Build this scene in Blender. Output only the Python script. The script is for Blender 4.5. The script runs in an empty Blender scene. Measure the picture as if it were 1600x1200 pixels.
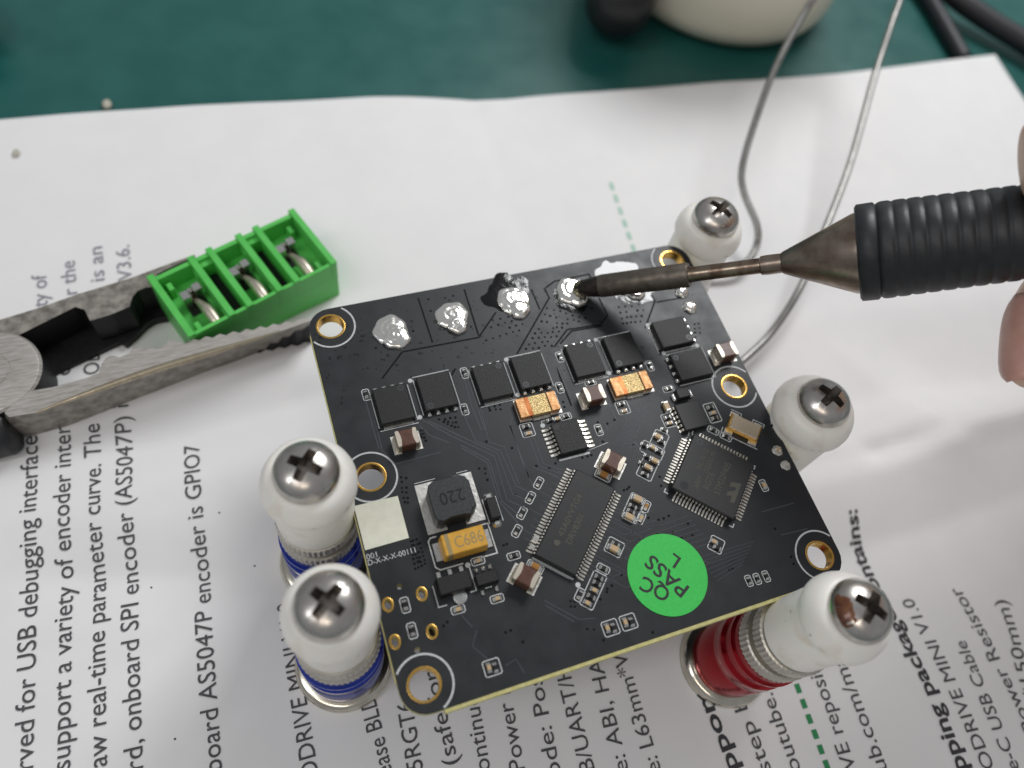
import bpy, bmesh, math, random
from mathutils import Vector, Matrix, noise
random.seed(7)
U = 0.01                      # one Blender unit = 100 mm; every length below is in mm
ZB = 28.0                     # top of the circuit board above the sheet of paper
sc = bpy.context.scene
COL = sc.collection
R = math.radians

# ------------------------------------------------------------------ camera
FPX = 1218.37
EX = Vector((0.93943863, -0.21349995, 0.26809107))
EY = Vector((-0.31156483, -0.85790386, 0.40856863))
EZ = Vector((0.14276698, -0.4673529, -0.87246711))
CAM = Vector((-36.003, -36.676, 100.120 + ZB))
RM = Matrix((EX, EY, EZ))     # image axes (right, down, forward) -> world
cd = bpy.data.cameras.new('camera')
cam = bpy.data.objects.new('camera', cd); COL.objects.link(cam)
rx = RM @ Vector((1, 0, 0)); ry = RM @ Vector((0, -1, 0)); rz = RM @ Vector((0, 0, -1))
m4 = Matrix((rx, ry, rz)).transposed().to_4x4(); m4.translation = CAM * U
cam.matrix_world = m4
cd.sensor_width = 36; cd.lens = FPX / 1600 * 36
cd.clip_start = 0.01; cd.clip_end = 100
cd.dof.use_dof = True; cd.dof.focus_distance = 109 * U; cd.dof.aperture_fstop = 1.35
sc.camera = cam

# ------------------------------------------------------------------ world, lamps, exposure
w = bpy.data.worlds.new('World'); sc.world = w; w.use_nodes = True
w.node_tree.nodes['Background'].inputs[0].default_value = (0.92, 0.95, 1.0, 1)
w.node_tree.nodes['Background'].inputs[1].default_value = 0.27
def lamp(name, loc, to, sx, sy, power, col):
    l = bpy.data.lights.new(name, 'AREA'); l.shape = 'RECTANGLE'; l.size = sx * U; l.size_y = sy * U
    l.energy = power; l.color = col
    o = bpy.data.objects.new(name, l); COL.objects.link(o); o.location = Vector(loc) * U
    o.rotation_euler = (Vector(to) - Vector(loc)).to_track_quat('-Z', 'Y').to_euler()
    return o
lamp('ceiling_lamp_back', (265, 275, 400), (30, 30, 20), 190, 140, 150, (0.985, 0.99, 1.0))
lamp('ceiling_lamp_left', (-430, -40, 600), (0, 0, 20), 130, 420, 74, (0.97, 0.98, 1.0))
lamp('warm_fill_front', (-260, -300, 640), (0, 0, 20), 360, 120, 55, (1.0, 0.88, 0.76))  # added warm fill for camera-facing sides, stands in for bounced light
vs = sc.view_settings
vs.view_transform = 'Standard'; vs.look = 'None'; vs.exposure = 0.12; vs.gamma = 1.0; vs.use_curve_mapping = False

# ------------------------------------------------------------------ pixel of the photograph -> point at a height
def at(px, py, z=0.0):
    d = RM @ Vector((px - 800, py - 600, FPX)); t = (z - CAM.z) / d.z
    return CAM + d * t
def at_depth(px, py, dep):
    return CAM + RM @ Vector(((px - 800) * dep / FPX, (py - 600) * dep / FPX, dep))
def proj(p):
    q = RM.transposed() @ (Vector(p) - CAM)
    return 800 + FPX * q.x / q.z, 600 + FPX * q.y / q.z, q.z
def b(px, py, h=0.0):         # on the board (board-local mm), at height h above its top
    p = at(px, py, ZB + h); return (p.x, p.y)
def zm(L, x0, y0, s): return [(x0 + s * a, y0 + s * c) for a, c in L]

# ------------------------------------------------------------------ materials
MATS = {}
def M(name, c1, c2=None, ns=200, rough=0.5, rvar=0.0, metal=0.0, bump=0.0, bs=400, coat=0.0, spec=0.5, sx=(1, 1, 1), lo=0.35, hi=0.65, sss=0.0, trans=0.0):
    m = bpy.data.materials.new(name); m.use_nodes = True; MATS[name] = m
    nt = m.node_tree; N = nt.nodes; L = nt.links; p = N['Principled BSDF']
    p.inputs['Base Color'].default_value = (*c1, 1); p.inputs['Roughness'].default_value = rough
    p.inputs['Metallic'].default_value = metal; p.inputs['Specular IOR Level'].default_value = spec
    p.inputs['Coat Weight'].default_value = coat; p.inputs['Coat Roughness'].default_value = 0.08
    if sss:
        p.inputs['Subsurface Weight'].default_value = sss; p.inputs['Subsurface Scale'].default_value = 0.012
        p.inputs['Subsurface Radius'].default_value = (1, .5, .3)
    if trans: p.inputs['Transmission Weight'].default_value = trans
    tc = N.new('ShaderNodeTexCoord'); mp = N.new('ShaderNodeMapping'); mp.inputs['Scale'].default_value = sx
    L.new(tc.outputs['Object'], mp.inputs['Vector'])
    if c2 is not None or rvar:
        n = N.new('ShaderNodeTexNoise'); n.inputs['Scale'].default_value = ns; n.inputs['Detail'].default_value = 5
        L.new(mp.outputs[0], n.inputs['Vector'])
        if c2 is not None:
            r = N.new('ShaderNodeValToRGB'); r.color_ramp.elements[0].position = lo; r.color_ramp.elements[1].position = hi
            r.color_ramp.elements[0].color = (*c1, 1); r.color_ramp.elements[1].color = (*c2, 1)
            L.new(n.outputs['Fac'], r.inputs[0]); L.new(r.outputs[0], p.inputs['Base Color'])
        if rvar:
            mr = N.new('ShaderNodeMapRange'); mr.inputs[1].default_value = .3; mr.inputs[2].default_value = .7
            mr.inputs[3].default_value = max(0.02, rough - rvar); mr.inputs[4].default_value = min(1, rough + rvar)
            L.new(n.outputs['Fac'], mr.inputs[0]); L.new(mr.outputs[0], p.inputs['Roughness'])
    if bump:
        n2 = N.new('ShaderNodeTexNoise'); n2.inputs['Scale'].default_value = bs; n2.inputs['Detail'].default_value = 4
        L.new(mp.outputs[0], n2.inputs['Vector'])
        bp = N.new('ShaderNodeBump'); bp.inputs['Strength'].default_value = bump; bp.inputs['Distance'].default_value = 0.1 * U
        L.new(n2.outputs['Fac'], bp.inputs['Height']); L.new(bp.outputs[0], p.inputs['Normal'])
    return m
M('mask', (.0145, .0165, .019), (.018, .020, .023), 40, .43, .05, spec=.42, bump=.05, bs=350)
M('trace', (.046, .051, .058), rough=.36)
M('groove', (.003, .003, .004), rough=.7, spec=.2)
M('fr4', (.46, .43, .16), (.58, .53, .25), 120, .6)
M('gold', (.80, .50, .14), (.62, .36, .08), 150, .28, .08, metal=1)
M('silk', (.60, .62, .62), (.46, .48, .48), 300, .6)
M('silkdim', (.36, .38, .38), rough=.6)
M('epoxy', (.0075, .0075, .008), (.013, .013, .0135), 500, .52, .08, bump=.4, bs=600, spec=.4)
M('epoxy_smooth', (.010, .0105, .0115), (.0135, .014, .015), 200, .48, bump=.08, bs=500)
M('chipprint', (.080, .076, .060), rough=.7)
M('dimple', (.006, .006, .007), rough=.3)
M('tin', (.78, .77, .74), (.60, .59, .56), 260, .26, .10, metal=1)
M('pin', (.80, .78, .72), (.62, .58, .50), 90, .27, .06, metal=1)
M('solder', (.96, .95, .91), (.90, .87, .80), 130, .17, .06, metal=.95, bump=.03, bs=160)
M('oldsolder', (.42, .38, .26), (.22, .19, .12), 140, .28, .1, metal=.9, bump=.3, bs=150)
M('flux', (.004, .004, .0045), rough=.08, spec=.5, bump=.14, bs=110)
M('droplet', (.006, .006, .007), rough=.40, spec=.35)
M('brown', (.085, .034, .022), (.11, .047, .031), 300, .34, .06)
M('capend', (.66, .60, .50), (.48, .43, .35), 200, .40, .1, metal=.8)
M('copper', (.60, .34, .17), (.46, .24, .10), 160, .46, .08, metal=.85, bump=.4, bs=500)
M('copperdark', (.42, .16, .06), (.30, .10, .04), 150, .35, metal=1)
M('goldspeck', (.60, .45, .21), (.34, .25, .12), 420, .45, .1, metal=.85, bump=.8, bs=500)
M('tantalum', (.66, .36, .040), (.58, .30, .03), 80, .45, bump=.06)
M('tantband', (.30, .23, .10), rough=.5)
M('ferrite', (.020, .022, .024), (.030, .032, .034), 300, .42, .06, bump=.15, bs=500)
M('padtin', (.74, .73, .69), (.50, .49, .46), 110, .42, .12, metal=.8, bump=.5, bs=170)
M('tan', (.50, .36, .20), rough=.4)
M('amber', (.36, .17, .035), rough=.3)
M('resistor', (.010, .010, .011), rough=.35)
M('labelpaper', (.72, .72, .60), (.66, .66, .55), 90, .6)
M('greensticker', (.035, .50, .075), (.045, .55, .09), 300, .62, bump=.15, bs=800)
M('ink', (.018, .018, .02), rough=.6)
M('crystalcap', (.62, .53, .40), (.56, .47, .35), 200, .42, .05, metal=.7)
M('paper', (.79, .785, .785), (.81, .805, .80), 14, .75, bump=.05, bs=900, spec=.25)
M('print', (.055, .055, .062), (.085, .085, .09), 300, .7)
M('printbold', (.040, .040, .045), rough=.7)
M('printfaint', (.25, .25, .29), rough=.8)
M('greenprint', (.03, .25, .09), rough=.7)
M('greenfaint', (.36, .58, .47), rough=.8)
M('mat', (.011, .092, .082), (.016, .108, .096), 9, .36, .05, bump=.10, bs=420)
M('matmark', (.04, .13, .12), rough=.5)
M('whiteplastic', (.88, .855, .80), (.66, .58, .44), 22, .42, .08, sss=.2, bump=.06, bs=60, lo=.54, hi=.88)
M('stain', (.22, .12, .06), (.45, .34, .22), 120, .5)
M('blue', (.005, .024, .26), (.008, .032, .32), 40, .26, metal=.75, coat=.15)
M('red', (.33, .003, .009), (.38, .004, .012), 40, .20, metal=.8, coat=.15)
M('ringmetal', (.62, .59, .53), (.50, .47, .42), 40, .42, .06, metal=.9)
M('edgeglint', (.56, .49, .36), (.40, .34, .25), 80, .36, .1, metal=.9, bump=.2, bs=200)  # pale gold of a highlight on the pliers' steel, put into the colour
M('nickel', (.70, .66, .57), (.56, .52, .44), 40, .17, .05, metal=1)
M('screwsteel', (.62, .59, .55), (.48, .45, .42), 55, .29, .08, metal=1, bump=.04, bs=130)
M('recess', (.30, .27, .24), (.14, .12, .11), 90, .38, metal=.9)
M('rust', (.085, .028, .014), (.17, .06, .02), 110, .30, .1, metal=.3, coat=.4)
M('green', (.095, .52, .095), (.11, .56, .11), 30, .40, .08, bump=.12, bs=120, sss=.12)
M('slot', (.004, .006, .004), rough=.7)  # also blackens the block's wells, where part of the dark is shade
M('pliersteel', (.68, .65, .61), (.34, .31, .28), 45, .42, .14, metal=.6, bump=.5, bs=60, sx=(1, 7, 1), lo=.3, hi=.7)
M('plierdark', (.22, .20, .175), (.40, .37, .33), 70, .46, .10, metal=.6, bump=.4, bs=120)
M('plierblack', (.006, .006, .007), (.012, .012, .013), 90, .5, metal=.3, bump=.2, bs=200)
M('grip', (.010, .011, .012), rough=.45)
M('ironrubber', (.011, .013, .015), (.017, .019, .022), 60, .48, .07, bump=.1, bs=200)
M('ironcone', (.34, .28, .23), (.20, .15, .12), 45, .34, .08, metal=1, bump=.06, bs=160)
M('irontip', (.17, .15, .125), (.11, .09, .075), 60, .50, .08, metal=.85, bump=.15, bs=200)
M('irondark', (.022, .018, .016), (.045, .036, .03), 160, .45, .1, metal=.6, bump=.5, bs=220)
M('ironrod', (.34, .28, .21), (.13, .08, .06), 50, .32, .08, metal=1)
M('wire', (.34, .335, .32), (.27, .265, .25), 50, .40, metal=.9)
M('skin', (.74, .46, .33), (.82, .56, .42), 45, .46, .05, sss=.25, bump=.35, bs=150)
M('nail', (.66, .38, .32), (.60, .33, .27), 60, .32)
M('cream', (.72, .68, .56), (.70, .66, .54), 20, .4)
M('blackplastic', (.008, .008, .009), (.013, .013, .014), 60, .42)
M('cable', (.012, .012, .016), rough=.5)
M('crumb', (.55, .53, .45), (.4, .38, .3), 100, .7)

# ------------------------------------------------------------------ mesh helpers
class MB:
    def __init__(s): s.v = []; s.f = []; s.mi = []
    def add(s, vs, fs, mi=0):
        o = len(s.v); s.v += [tuple(v) for v in vs]; s.f += [tuple(i + o for i in f) for f in fs]; s.mi += [mi] * len(fs); return s
    def box(s, cx, cy, z0, sx, sy, sz, ch=0.0, taper=0.0, rot=0.0, mi=0):
        x, y = sx / 2, sy / 2; c, d = math.cos(rot), math.sin(rot)
        T = lambda p: (cx + p[0] * c - p[1] * d, cy + p[0] * d + p[1] * c, p[2])
        if ch <= 0:
            P = [(-x, -y, z0), (x, -y, z0), (x, y, z0), (-x, y, z0)]
            x -= taper; y -= taper
            P += [(-x, -y, z0 + sz), (x, -y, z0 + sz), (x, y, z0 + sz), (-x, y, z0 + sz)]
            return s.add([T(p) for p in P], [(3, 2, 1, 0), (4, 5, 6, 7), (0, 1, 5, 4), (1, 2, 6, 5), (2, 3, 7, 6), (3, 0, 4, 7)], mi)
        def ring(a, bb, z, k): return [(-a + k, -bb, z), (a - k, -bb, z), (a, -bb + k, z), (a, bb - k, z), (a - k, bb, z), (-a + k, bb, z), (-a, bb - k, z), (-a, -bb + k, z)]
        P = ring(x, y, z0, ch) + ring(x - taper, y - taper, z0 + sz - ch, ch) + ring(x - taper - ch, y - taper - ch, z0 + sz, ch * .6)
        F = [tuple(range(7, -1, -1)), tuple(range(16, 24))]
        for k in (0, 8):
            F += [(k + i, k + (i + 1) % 8, k + 8 + (i + 1) % 8, k + 8 + i) for i in range(8)]
        return s.add([T(p) for p in P], F, mi)
    def lathe(s, prof, n=32, c=(0, 0, 0), knurl=None, mi=0, cap=True):
        P = []; F = []
        for j, (r, z) in enumerate(prof):
            for i in range(n):
                a = 2 * math.pi * i / n; rr = r
                if knurl and knurl[0] <= j <= knurl[1] and i % 2: rr = r - knurl[2]
                P.append((c[0] + rr * math.cos(a), c[1] + rr * math.sin(a), c[2] + z))
        for j in range(len(prof) - 1):
            F += [(j * n + i, j * n + (i + 1) % n, (j + 1) * n + (i + 1) % n, (j + 1) * n + i) for i in range(n)]
        if cap:
            F.append(tuple(range(n - 1, -1, -1))); k = (len(prof) - 1) * n; F.append(tuple(range(k, k + n)))
        return s.add(P, F, mi)
    def prism(s, poly, z0, z1, poly1=None, mi=0):
        n = len(poly); a = sum(poly[i][0] * poly[(i + 1) % n][1] - poly[(i + 1) % n][0] * poly[i][1] for i in range(n))
        q = list(poly1 or poly); poly = list(poly)
        if a < 0: poly.reverse(); q.reverse()
        return s.add([(x, y, z0) for x, y in poly] + [(x, y, z1) for x, y in q],
                     [tuple(range(n - 1, -1, -1)), tuple(range(n, 2 * n))] + [(i, (i + 1) % n, n + (i + 1) % n, n + i) for i in range(n)], mi)
    def disc(s, cx, cy, z, r, n=16, r2=None, a0=0, a1=2 * math.pi, mi=0):
        if r2 is None:
            return s.add([(cx + r * math.cos(2 * math.pi * i / n), cy + r * math.sin(2 * math.pi * i / n), z) for i in range(n)], [tuple(range(n))], mi)
        full = abs(a1 - a0 - 2 * math.pi) < 1e-6; k = n if full else n + 1
        P = []
        for i in range(k):
            a = a0 + (a1 - a0) * i / n; P += [(cx + r2 * math.cos(a), cy + r2 * math.sin(a), z), (cx + r * math.cos(a), cy + r * math.sin(a), z)]
        return s.add(P, [(2 * i, 2 * i + 1, 2 * ((i + 1) % k) + 1, 2 * ((i + 1) % k)) for i in range(n)], mi)
    def line(s, pts, wd, z, mi=0):
        pts = [Vector((p[0], p[1])) for p in pts]; P = []; n = len(pts)
        for i in range(n):
            d0 = (pts[i] - pts[i - 1]).normalized() if i else None
            d1 = (pts[i + 1] - pts[i]).normalized() if i < n - 1 else None
            d = (d0 + d1).normalized() if d0 is not None and d1 is not None else (d0 if d0 is not None else d1)
            nn = Vector((-d.y, d.x)); k = wd / 2 / max(.5, nn.dot(Vector((-(d1 or d0).y, (d1 or d0).x))))
            P += [(*(pts[i] + nn * k), z), (*(pts[i] - nn * k), z)]
        return s.add(P, [(2 * i, 2 * i + 1, 2 * i + 3, 2 * i + 2) for i in range(n - 1)], mi)
    def ridge(s, pts, wd, z0, h, mi=0):   # raised track with slanted flanks
        pts = [Vector((p[0], p[1])) for p in pts]; P = []; n = len(pts)
        for i in range(n):
            d0 = (pts[i] - pts[i - 1]).normalized() if i else None
            d1 = (pts[i + 1] - pts[i]).normalized() if i < n - 1 else None
            d = (d0 + d1).normalized() if d0 is not None and d1 is not None else (d0 if d0 is not None else d1)
            nn = Vector((-d.y, d.x))
            for k, zz in ((.5, z0), (.28, z0 + h), (-.28, z0 + h), (-.5, z0)): P.append((*(pts[i] + nn * wd * k), zz))
        F = []
        for i in range(n - 1):
            for k in range(3): F.append((4 * i + k, 4 * i + k + 1, 4 * i + 5 + k, 4 * i + 4 + k))
        return s.add(P, F, mi)
    def tube(s, pts, rad, n=12, mi=0, capends=True):
        pts = [Vector(p) for p in pts]; m = len(pts)
        rad = rad if isinstance(rad, (list, tuple)) else [rad] * m
        P = []; F = []; up = Vector((0.3, 0.2, 1)).normalized()
        for i in range(m):
            d = (pts[min(i + 1, m - 1)] - pts[max(i - 1, 0)]).normalized()
            a = d.cross(up).normalized(); c = a.cross(d).normalized()
            for k in range(n):
                t = 2 * math.pi * k / n; P.append(tuple(pts[i] + (a * math.cos(t) + c * math.sin(t)) * rad[i]))
        for i in range(m - 1):
            F += [(i * n + k, i * n + (k + 1) % n, (i + 1) * n + (k + 1) % n, (i + 1) * n + k) for k in range(n)]
        if capends: F += [tuple(range(n)), tuple(range((m - 1) * n + n - 1, (m - 1) * n - 1, -1))]
        return s.add(P, F, mi)
    def mesh(s, name, mats, smooth=False, angle=35, off=(0, 0, 0), recalc=True):
        me = bpy.data.meshes.new(name)
        me.from_pydata([((x - off[0]) * U, (y - off[1]) * U, (z - off[2]) * U) for x, y, z in s.v], [], s.f)
        for m in (mats if isinstance(mats, (list, tuple)) else [mats]): me.materials.append(MATS[m])
        if len(set(s.mi)) > 1: me.polygons.foreach_set('material_index', s.mi)
        me.update()
        if recalc:
            bm = bmesh.new(); bm.from_mesh(me); bmesh.ops.recalc_face_normals(bm, faces=bm.faces); bm.to_mesh(me); bm.free()
        if smooth: smooth_mesh(me, angle)
        return me
def smooth_mesh(me, angle=35):
    me.shade_smooth() if hasattr(me, 'shade_smooth') else me.polygons.foreach_set('use_smooth', [True] * len(me.polygons))
    try: me.set_sharp_from_angle(angle=R(angle))
    except Exception: pass
def obj(name, me, parent=None, loc=(0, 0, 0), rz=0.0):
    o = bpy.data.objects.new(name, me); COL.objects.link(o); o.parent = parent
    o.location = Vector(loc) * U
    if rz: o.rotation_euler = (0, 0, rz)
    return o
def tag(o, label, cat=None, group=None, kind=None):
    if label: o['label'] = label
    if cat: o['category'] = cat
    if group: o['group'] = group
    if kind: o['kind'] = kind
    return o
def thing(name, label, cat, loc=(0, 0, 0), group=None):
    return tag(obj(name, None, None, loc), label, cat, group)
def catmull(P, n=8):
    P = [Vector(p) for p in P]; out = []
    for i in range(len(P) - 1):
        p0, p1, p2, p3 = P[max(i - 1, 0)], P[i], P[i + 1], P[min(i + 2, len(P) - 1)]
        for k in range(n):
            t = k / n
            out.append(0.5 * ((2 * p1) + (p2 - p0) * t + (2 * p0 - 5 * p1 + 4 * p2 - p3) * t * t + (3 * p1 - p0 - 3 * p2 + p3) * t ** 3))
    return out + [P[-1]]
def from_object(o):
    bpy.context.view_layer.update(); dg = bpy.context.evaluated_depsgraph_get()
    me = bpy.data.meshes.new_from_object(o.evaluated_get(dg)); return me
def text_geo(s, bold=0.0):
    c = bpy.data.curves.new('txt', 'FONT'); c.body = s; c.size = 1; c.resolution_u = 3; c.offset = bold
    o = bpy.data.objects.new('txt', c); COL.objects.link(o); me = from_object(o)
    V = [v.co.copy() for v in me.vertices]; F = [tuple(p.vertices) for p in me.polygons]
    bpy.data.objects.remove(o); bpy.data.curves.remove(c); bpy.data.meshes.remove(me)
    x0 = min(v.x for v in V); x1 = max(v.x for v in V)
    return [(v.x - x0, v.y) for v in V], F, x1 - x0
def text_flat(name, s, mat, parent, p0, p1, cap, z, bold=0.0, zf=None, hgt=None):
    """lettering from p0 to p1 (mm, parent frame), baseline between them"""
    V, F, wd = text_geo(s, bold); p0 = Vector((p0[0], p0[1])); p1 = Vector((p1[0], p1[1])); d = p1 - p0; ln = d.length; d.normalize(); u = Vector((-d.y, d.x))
    mb = MB(); P = []
    for x, y in V:
        q = p0 + d * (x / wd * ln) + u * (y * cap / 0.70); P.append((q.x, q.y, (zf(q.x, q.y) if zf else 0) + z))
    mb.add(P, F); return obj(name, mb.mesh(name, mat, recalc=False), parent)

# ================================================================== SETTING: bench mat
mb = MB(); mb.add([(-900, -900, -.6), (900, -900, -.6), (900, 900, -.6), (-900, 900, -.6)], [(0, 1, 2, 3)])
tag(obj('work_mat', mb.mesh('work_mat', 'mat')), 'dark teal rubber work mat on the bench', None, None, 'structure')

# ================================================================== printed sheet
def crease(p0, p1, amp, wl, wr, fade=18):
    a = at(*p0); c = at(*p1); a = Vector((a.x, a.y)); c = Vector((c.x, c.y)); d = (c - a); ln = d.length; d.normalize(); n = Vector((-d.y, d.x))
    return (a, d, n, ln, amp * 3.2, wl, wr, fade)
CR = [crease((752, 150), (850, 430), -.9, 60, 26, 25),
      crease((1230, 735), (1620, 655), 1.3, 10, 26, 22), crease((1215, 745), (1440, 690), -.5, 7, 5, 12),
      crease((1330, 868), (1640, 760), -1.2, 14, 22, 25), crease((1440, 690), (1600, 930), .6, 16, 18, 20),
      crease((0, 660), (470, 600), .9, 22, 16, 25), crease((150, 910), (470, 905), -.5, 9, 8, 18), crease((250, 700), (460, 640), -.5, 8, 8, 14),
      crease((0, 830), (330, 760), .6, 18, 22, 25), crease((1180, 135), (1230, 330), .5, 30, 30, 30), crease((900, 560), (1600, 470), .6, 40, 30, 30),
      crease((1330, 600), (1440, 690), .5, 12, 14, 12), crease((1350, 722), (1438, 694), -.55, 3.5, 3, 5), crease((1440, 695), (1560, 660), .5, 6, 5, 10), crease((1500, 1200), (1330, 1010), .35, 14, 18, 20)]
def paper_z(x, y):
    z = 2.6
    for a, d, n, ln, amp, wl, wr, fade in CR:
        vx = x - a.x; vy = y - a.y; t = vx * d.x + vy * d.y; s = vx * n.x + vy * n.y
        e = 1.0
        if t < 0: e = max(0, 1 + t / fade)
        elif t > ln: e = max(0, 1 - (t - ln) / fade)
        if e <= 0: continue
        e = e * e * (3 - 2 * e)
        q = s / wl if s > 0 else -s / wr
        if q >= 1: continue
        q = math.sqrt(q * q + .0025); k = max(0, 1 - q); z += amp * e * k ** 1.35
    z += .9 * noise.noise(Vector((x / 50, y / 50, 1.7))) + .22 * noise.noise(Vector((x / 17, y / 17, 5.1)))
    return max(z, 0.05)
top_px = [(-420, 232), (0, 196), (170, 181), (400, 165), (760, 148), (960, 140), (1180, 136), (1400, 108), (1552, 89)]
top_mm = [at(x, y, 1.6) for x, y in top_px]; corner = top_mm[-1]; e2 = at(1600, 163, 1.6) - corner; e2.normalize()
NU, NV = 250, 210; DEEP = 245.0
xs = [p.x for p in top_mm]; mb = MB(); P = []; F = []
for i in range(NU + 1):
    x = xs[0] + (xs[-1] - xs[0]) * i / NU
    for k in range(len(xs) - 1):
        if xs[k] <= x <= xs[k + 1] + 1e-6: break
    t = (x - xs[k]) / (xs[k + 1] - xs[k]); y = top_mm[k].y * (1 - t) + top_mm[k + 1].y * t
    for j in range(NV + 1):
        s = DEEP * j / NV; q = Vector((x, y)) + Vector((e2.x, e2.y)) * s
        P.append((q.x, q.y, paper_z(q.x, q.y)))
for i in range(NU):
    for j in range(NV):
        a = i * (NV + 1) + j; F.append((a, a + NV + 1, a + NV + 2, a + 1))
mb.add(P, F); me = mb.mesh('sheet', 'paper', recalc=True); me.polygons.foreach_set('use_smooth', [True] * len(me.polygons))
sheet = thing('instruction_sheet', 'creased white sheet of printed instructions lying on the teal mat', 'paper')
so = obj('sheet', me, sheet); md = so.modifiers.new('thickness', 'SOLIDIFY'); md.thickness = .12 * U; md.offset = -1

def pl(s, p0, p1, cap=2.35, mat='print', bold=0.0):
    a = at(*p0, 2.6); c = at(*p1, 2.6)
    text_flat('printed_line', s, mat, sheet, (a.x, a.y), (c.x, c.y), cap, .15, bold, paper_z)
pl('rved for USB debugging interface', (52, 1200), (66, 688), 2.5)
pl('support a variety of encoder inter', (110, 1200), (116, 672), 2.5)
pl('aw real-time parameter curve. The', (167, 1196), (160, 668), 2.5)
pl('rd, onboard SPI encoder (AS5047P) i', (223, 1200), (206, 640), 2.5)
pl('board AS5047P encoder is GPIO7', (346, 1202), (312, 694), 2.5)
pl('ty of', (76, 480), (74, 430), 2.5, 'printfaint'); pl('r the', (122, 460), (118, 409), 2.5, 'printfaint')
pl('l is an', (166, 455), (161, 387), 2.5, 'printfaint'); pl('V3.6.', (208, 438), (203, 385), 2.5, 'printfaint')
pl('ca', (117, 594), (117, 565), 2.5); pl('OD', (161, 592), (160, 553), 2.5)
pl('ion', (-4, 335), (-6, 262), 2.5, 'printfaint')
pl('ODRIVE MINI V1.0', (498, 1214), (455, 938), 2.35)
pl('ease BLDC', (613, 1207), (580, 1062), 2.35); pl('5RGT6', (661, 1200), (643, 1094), 2.35)
pl('(safe for', (716, 1192), (682, 1046), 2.35); pl('ontinuous', (766, 1203), (740, 1050), 2.35)
pl('Power r', (820, 1202), (795, 1071), 2.35); pl('ode: Pos', (877, 1212), (845, 1057), 2.35)
pl('B/UART/H', (929, 1202), (887, 1040), 2.35); pl('e: ABI, HA', (982, 1204), (938, 1028), 2.35)
pl('e: L63mm*W', (1033, 1204), (972, 1004), 2.35)
pl('pport:', (1155, 1200), (1098, 1062), 2.4, 'printbold', .022); pl('step by', (1206, 1203), (1153, 1068), 2.35)
pl('outube.com', (1252, 1203), (1182, 1015), 2.35); pl('VE repository', (1338, 1202), (1262, 990), 2.35)
pl('ub.com/mak', (1385, 1202), (1308, 1005), 2.35)
pl('pping package contains:', (1503, 1202), (1336, 797), 2.5, 'printbold', .022)
pl('ODRIVE MINI V1.0', (1545, 1200), (1432, 932), 2.35); pl('e-C USB Cable', (1586, 1202), (1507, 1001), 2.35)
pl('\u03a9 Power Resistor', (1634, 1184), (1505, 915), 2.35); pl('*150mm)', (1618, 1093), (1570, 938), 2.35)
def dashes(p0, p1, n, wd, duty=.6, mat='greenprint'):
    for i in range(n):
        t0 = i / n; t1 = (i + duty) / n
        a = at(p0[0] + (p1[0] - p0[0]) * t0, p0[1] + (p1[1] - p0[1]) * t0, 1.6); c = at(p0[0] + (p1[0] - p0[0]) * t1, p0[1] + (p1[1] - p0[1]) * t1, 1.6)
        m = MB(); m.line([(a.x, a.y), (c.x, c.y)], wd, 0); m.v = [(x, y, paper_z(x, y) + .09) for x, y, z in m.v]
        obj('green_dash', m.mesh('green_dash', mat, recalc=False), sheet)
dashes((1232, 1046), (1292, 1212), 7, .9); dashes((955, 282), (994, 402), 6, .8, .6, 'greenfaint')

# ================================================================== circuit board
bd = thing('circuit_board', 'black circuit board full of chips held above the paper by posts', 'circuit board', (0, 0, ZB))
X0, X1, Y0, Y1, RC, TH = -31.6, 31.6, -29.5, 29.0, 3.3, 1.6
holes = [(-28.5, 25.9), (28.4, 25.8), (-28.4, 1.4), (28.3, 1.4), (28.5, -26.1), (-28.5, -26.1)]
usb = [b(659, 928), b(675, 987), b(617, 1003), b(606, 945)]; pegs = [b(624, 917), b(652, 1016)]
cv = bpy.data.curves.new('outline', 'CURVE'); cv.dimensions = '2D'; cv.fill_mode = 'BOTH'; cv.extrude = TH / 2 * U
def spline(pts):
    s = cv.splines.new('POLY'); s.points.add(len(pts) - 1); s.use_cyclic_u = True
    for p, q in zip(s.points, pts): p.co = (q[0] * U, q[1] * U, 0, 1)
pts = []
for cx, cy, a0 in ((X1 - RC, Y1 - RC, 0), (X0 + RC, Y1 - RC, 90), (X0 + RC, Y0 + RC, 180), (X1 - RC, Y0 + RC, 270)):
    pts += [(cx + RC * math.cos(R(a0 + t * 15)), cy + RC * math.sin(R(a0 + t * 15))) for t in range(7)]
spline(pts)
circ = lambda c, r, n=32, sy=1: [(c[0] + r * math.cos(2 * math.pi * i / n), c[1] + r * sy * math.sin(2 * math.pi * i / n)) for i in range(n)]
for h in holes: spline(circ(h, 1.9))
for h in usb: spline(circ(h, .42, 16, 1.5))
for h in pegs: spline(circ(h, .36, 16))
co = bpy.data.objects.new('outline', cv); COL.objects.link(co); me = from_object(co); bpy.data.objects.remove(co)
me.materials.clear(); me.materials.append(MATS['mask']); me.materials.append(MATS['fr4'])
for p in me.polygons: p.material_index = 0 if abs(p.normal.z) > .5 else 1; p.use_smooth = False
obj('substrate', me, bd, (0, 0, -TH / 2))
m = MB(); m.box(0, 0, -TH + .04, 53.5, .52, TH - .08, .04); obj('bare_edge', m.mesh('bare_edge', 'fr4'), bd, (-.2, Y0 - .20, 0))
m = MB(); m.box(0, 0, -TH + .04, .16, 50, TH - .1, .03); obj('bare_edge', m.mesh('bare_edge', 'fr4'), bd, (X0 - .05, 0, 0))
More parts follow.
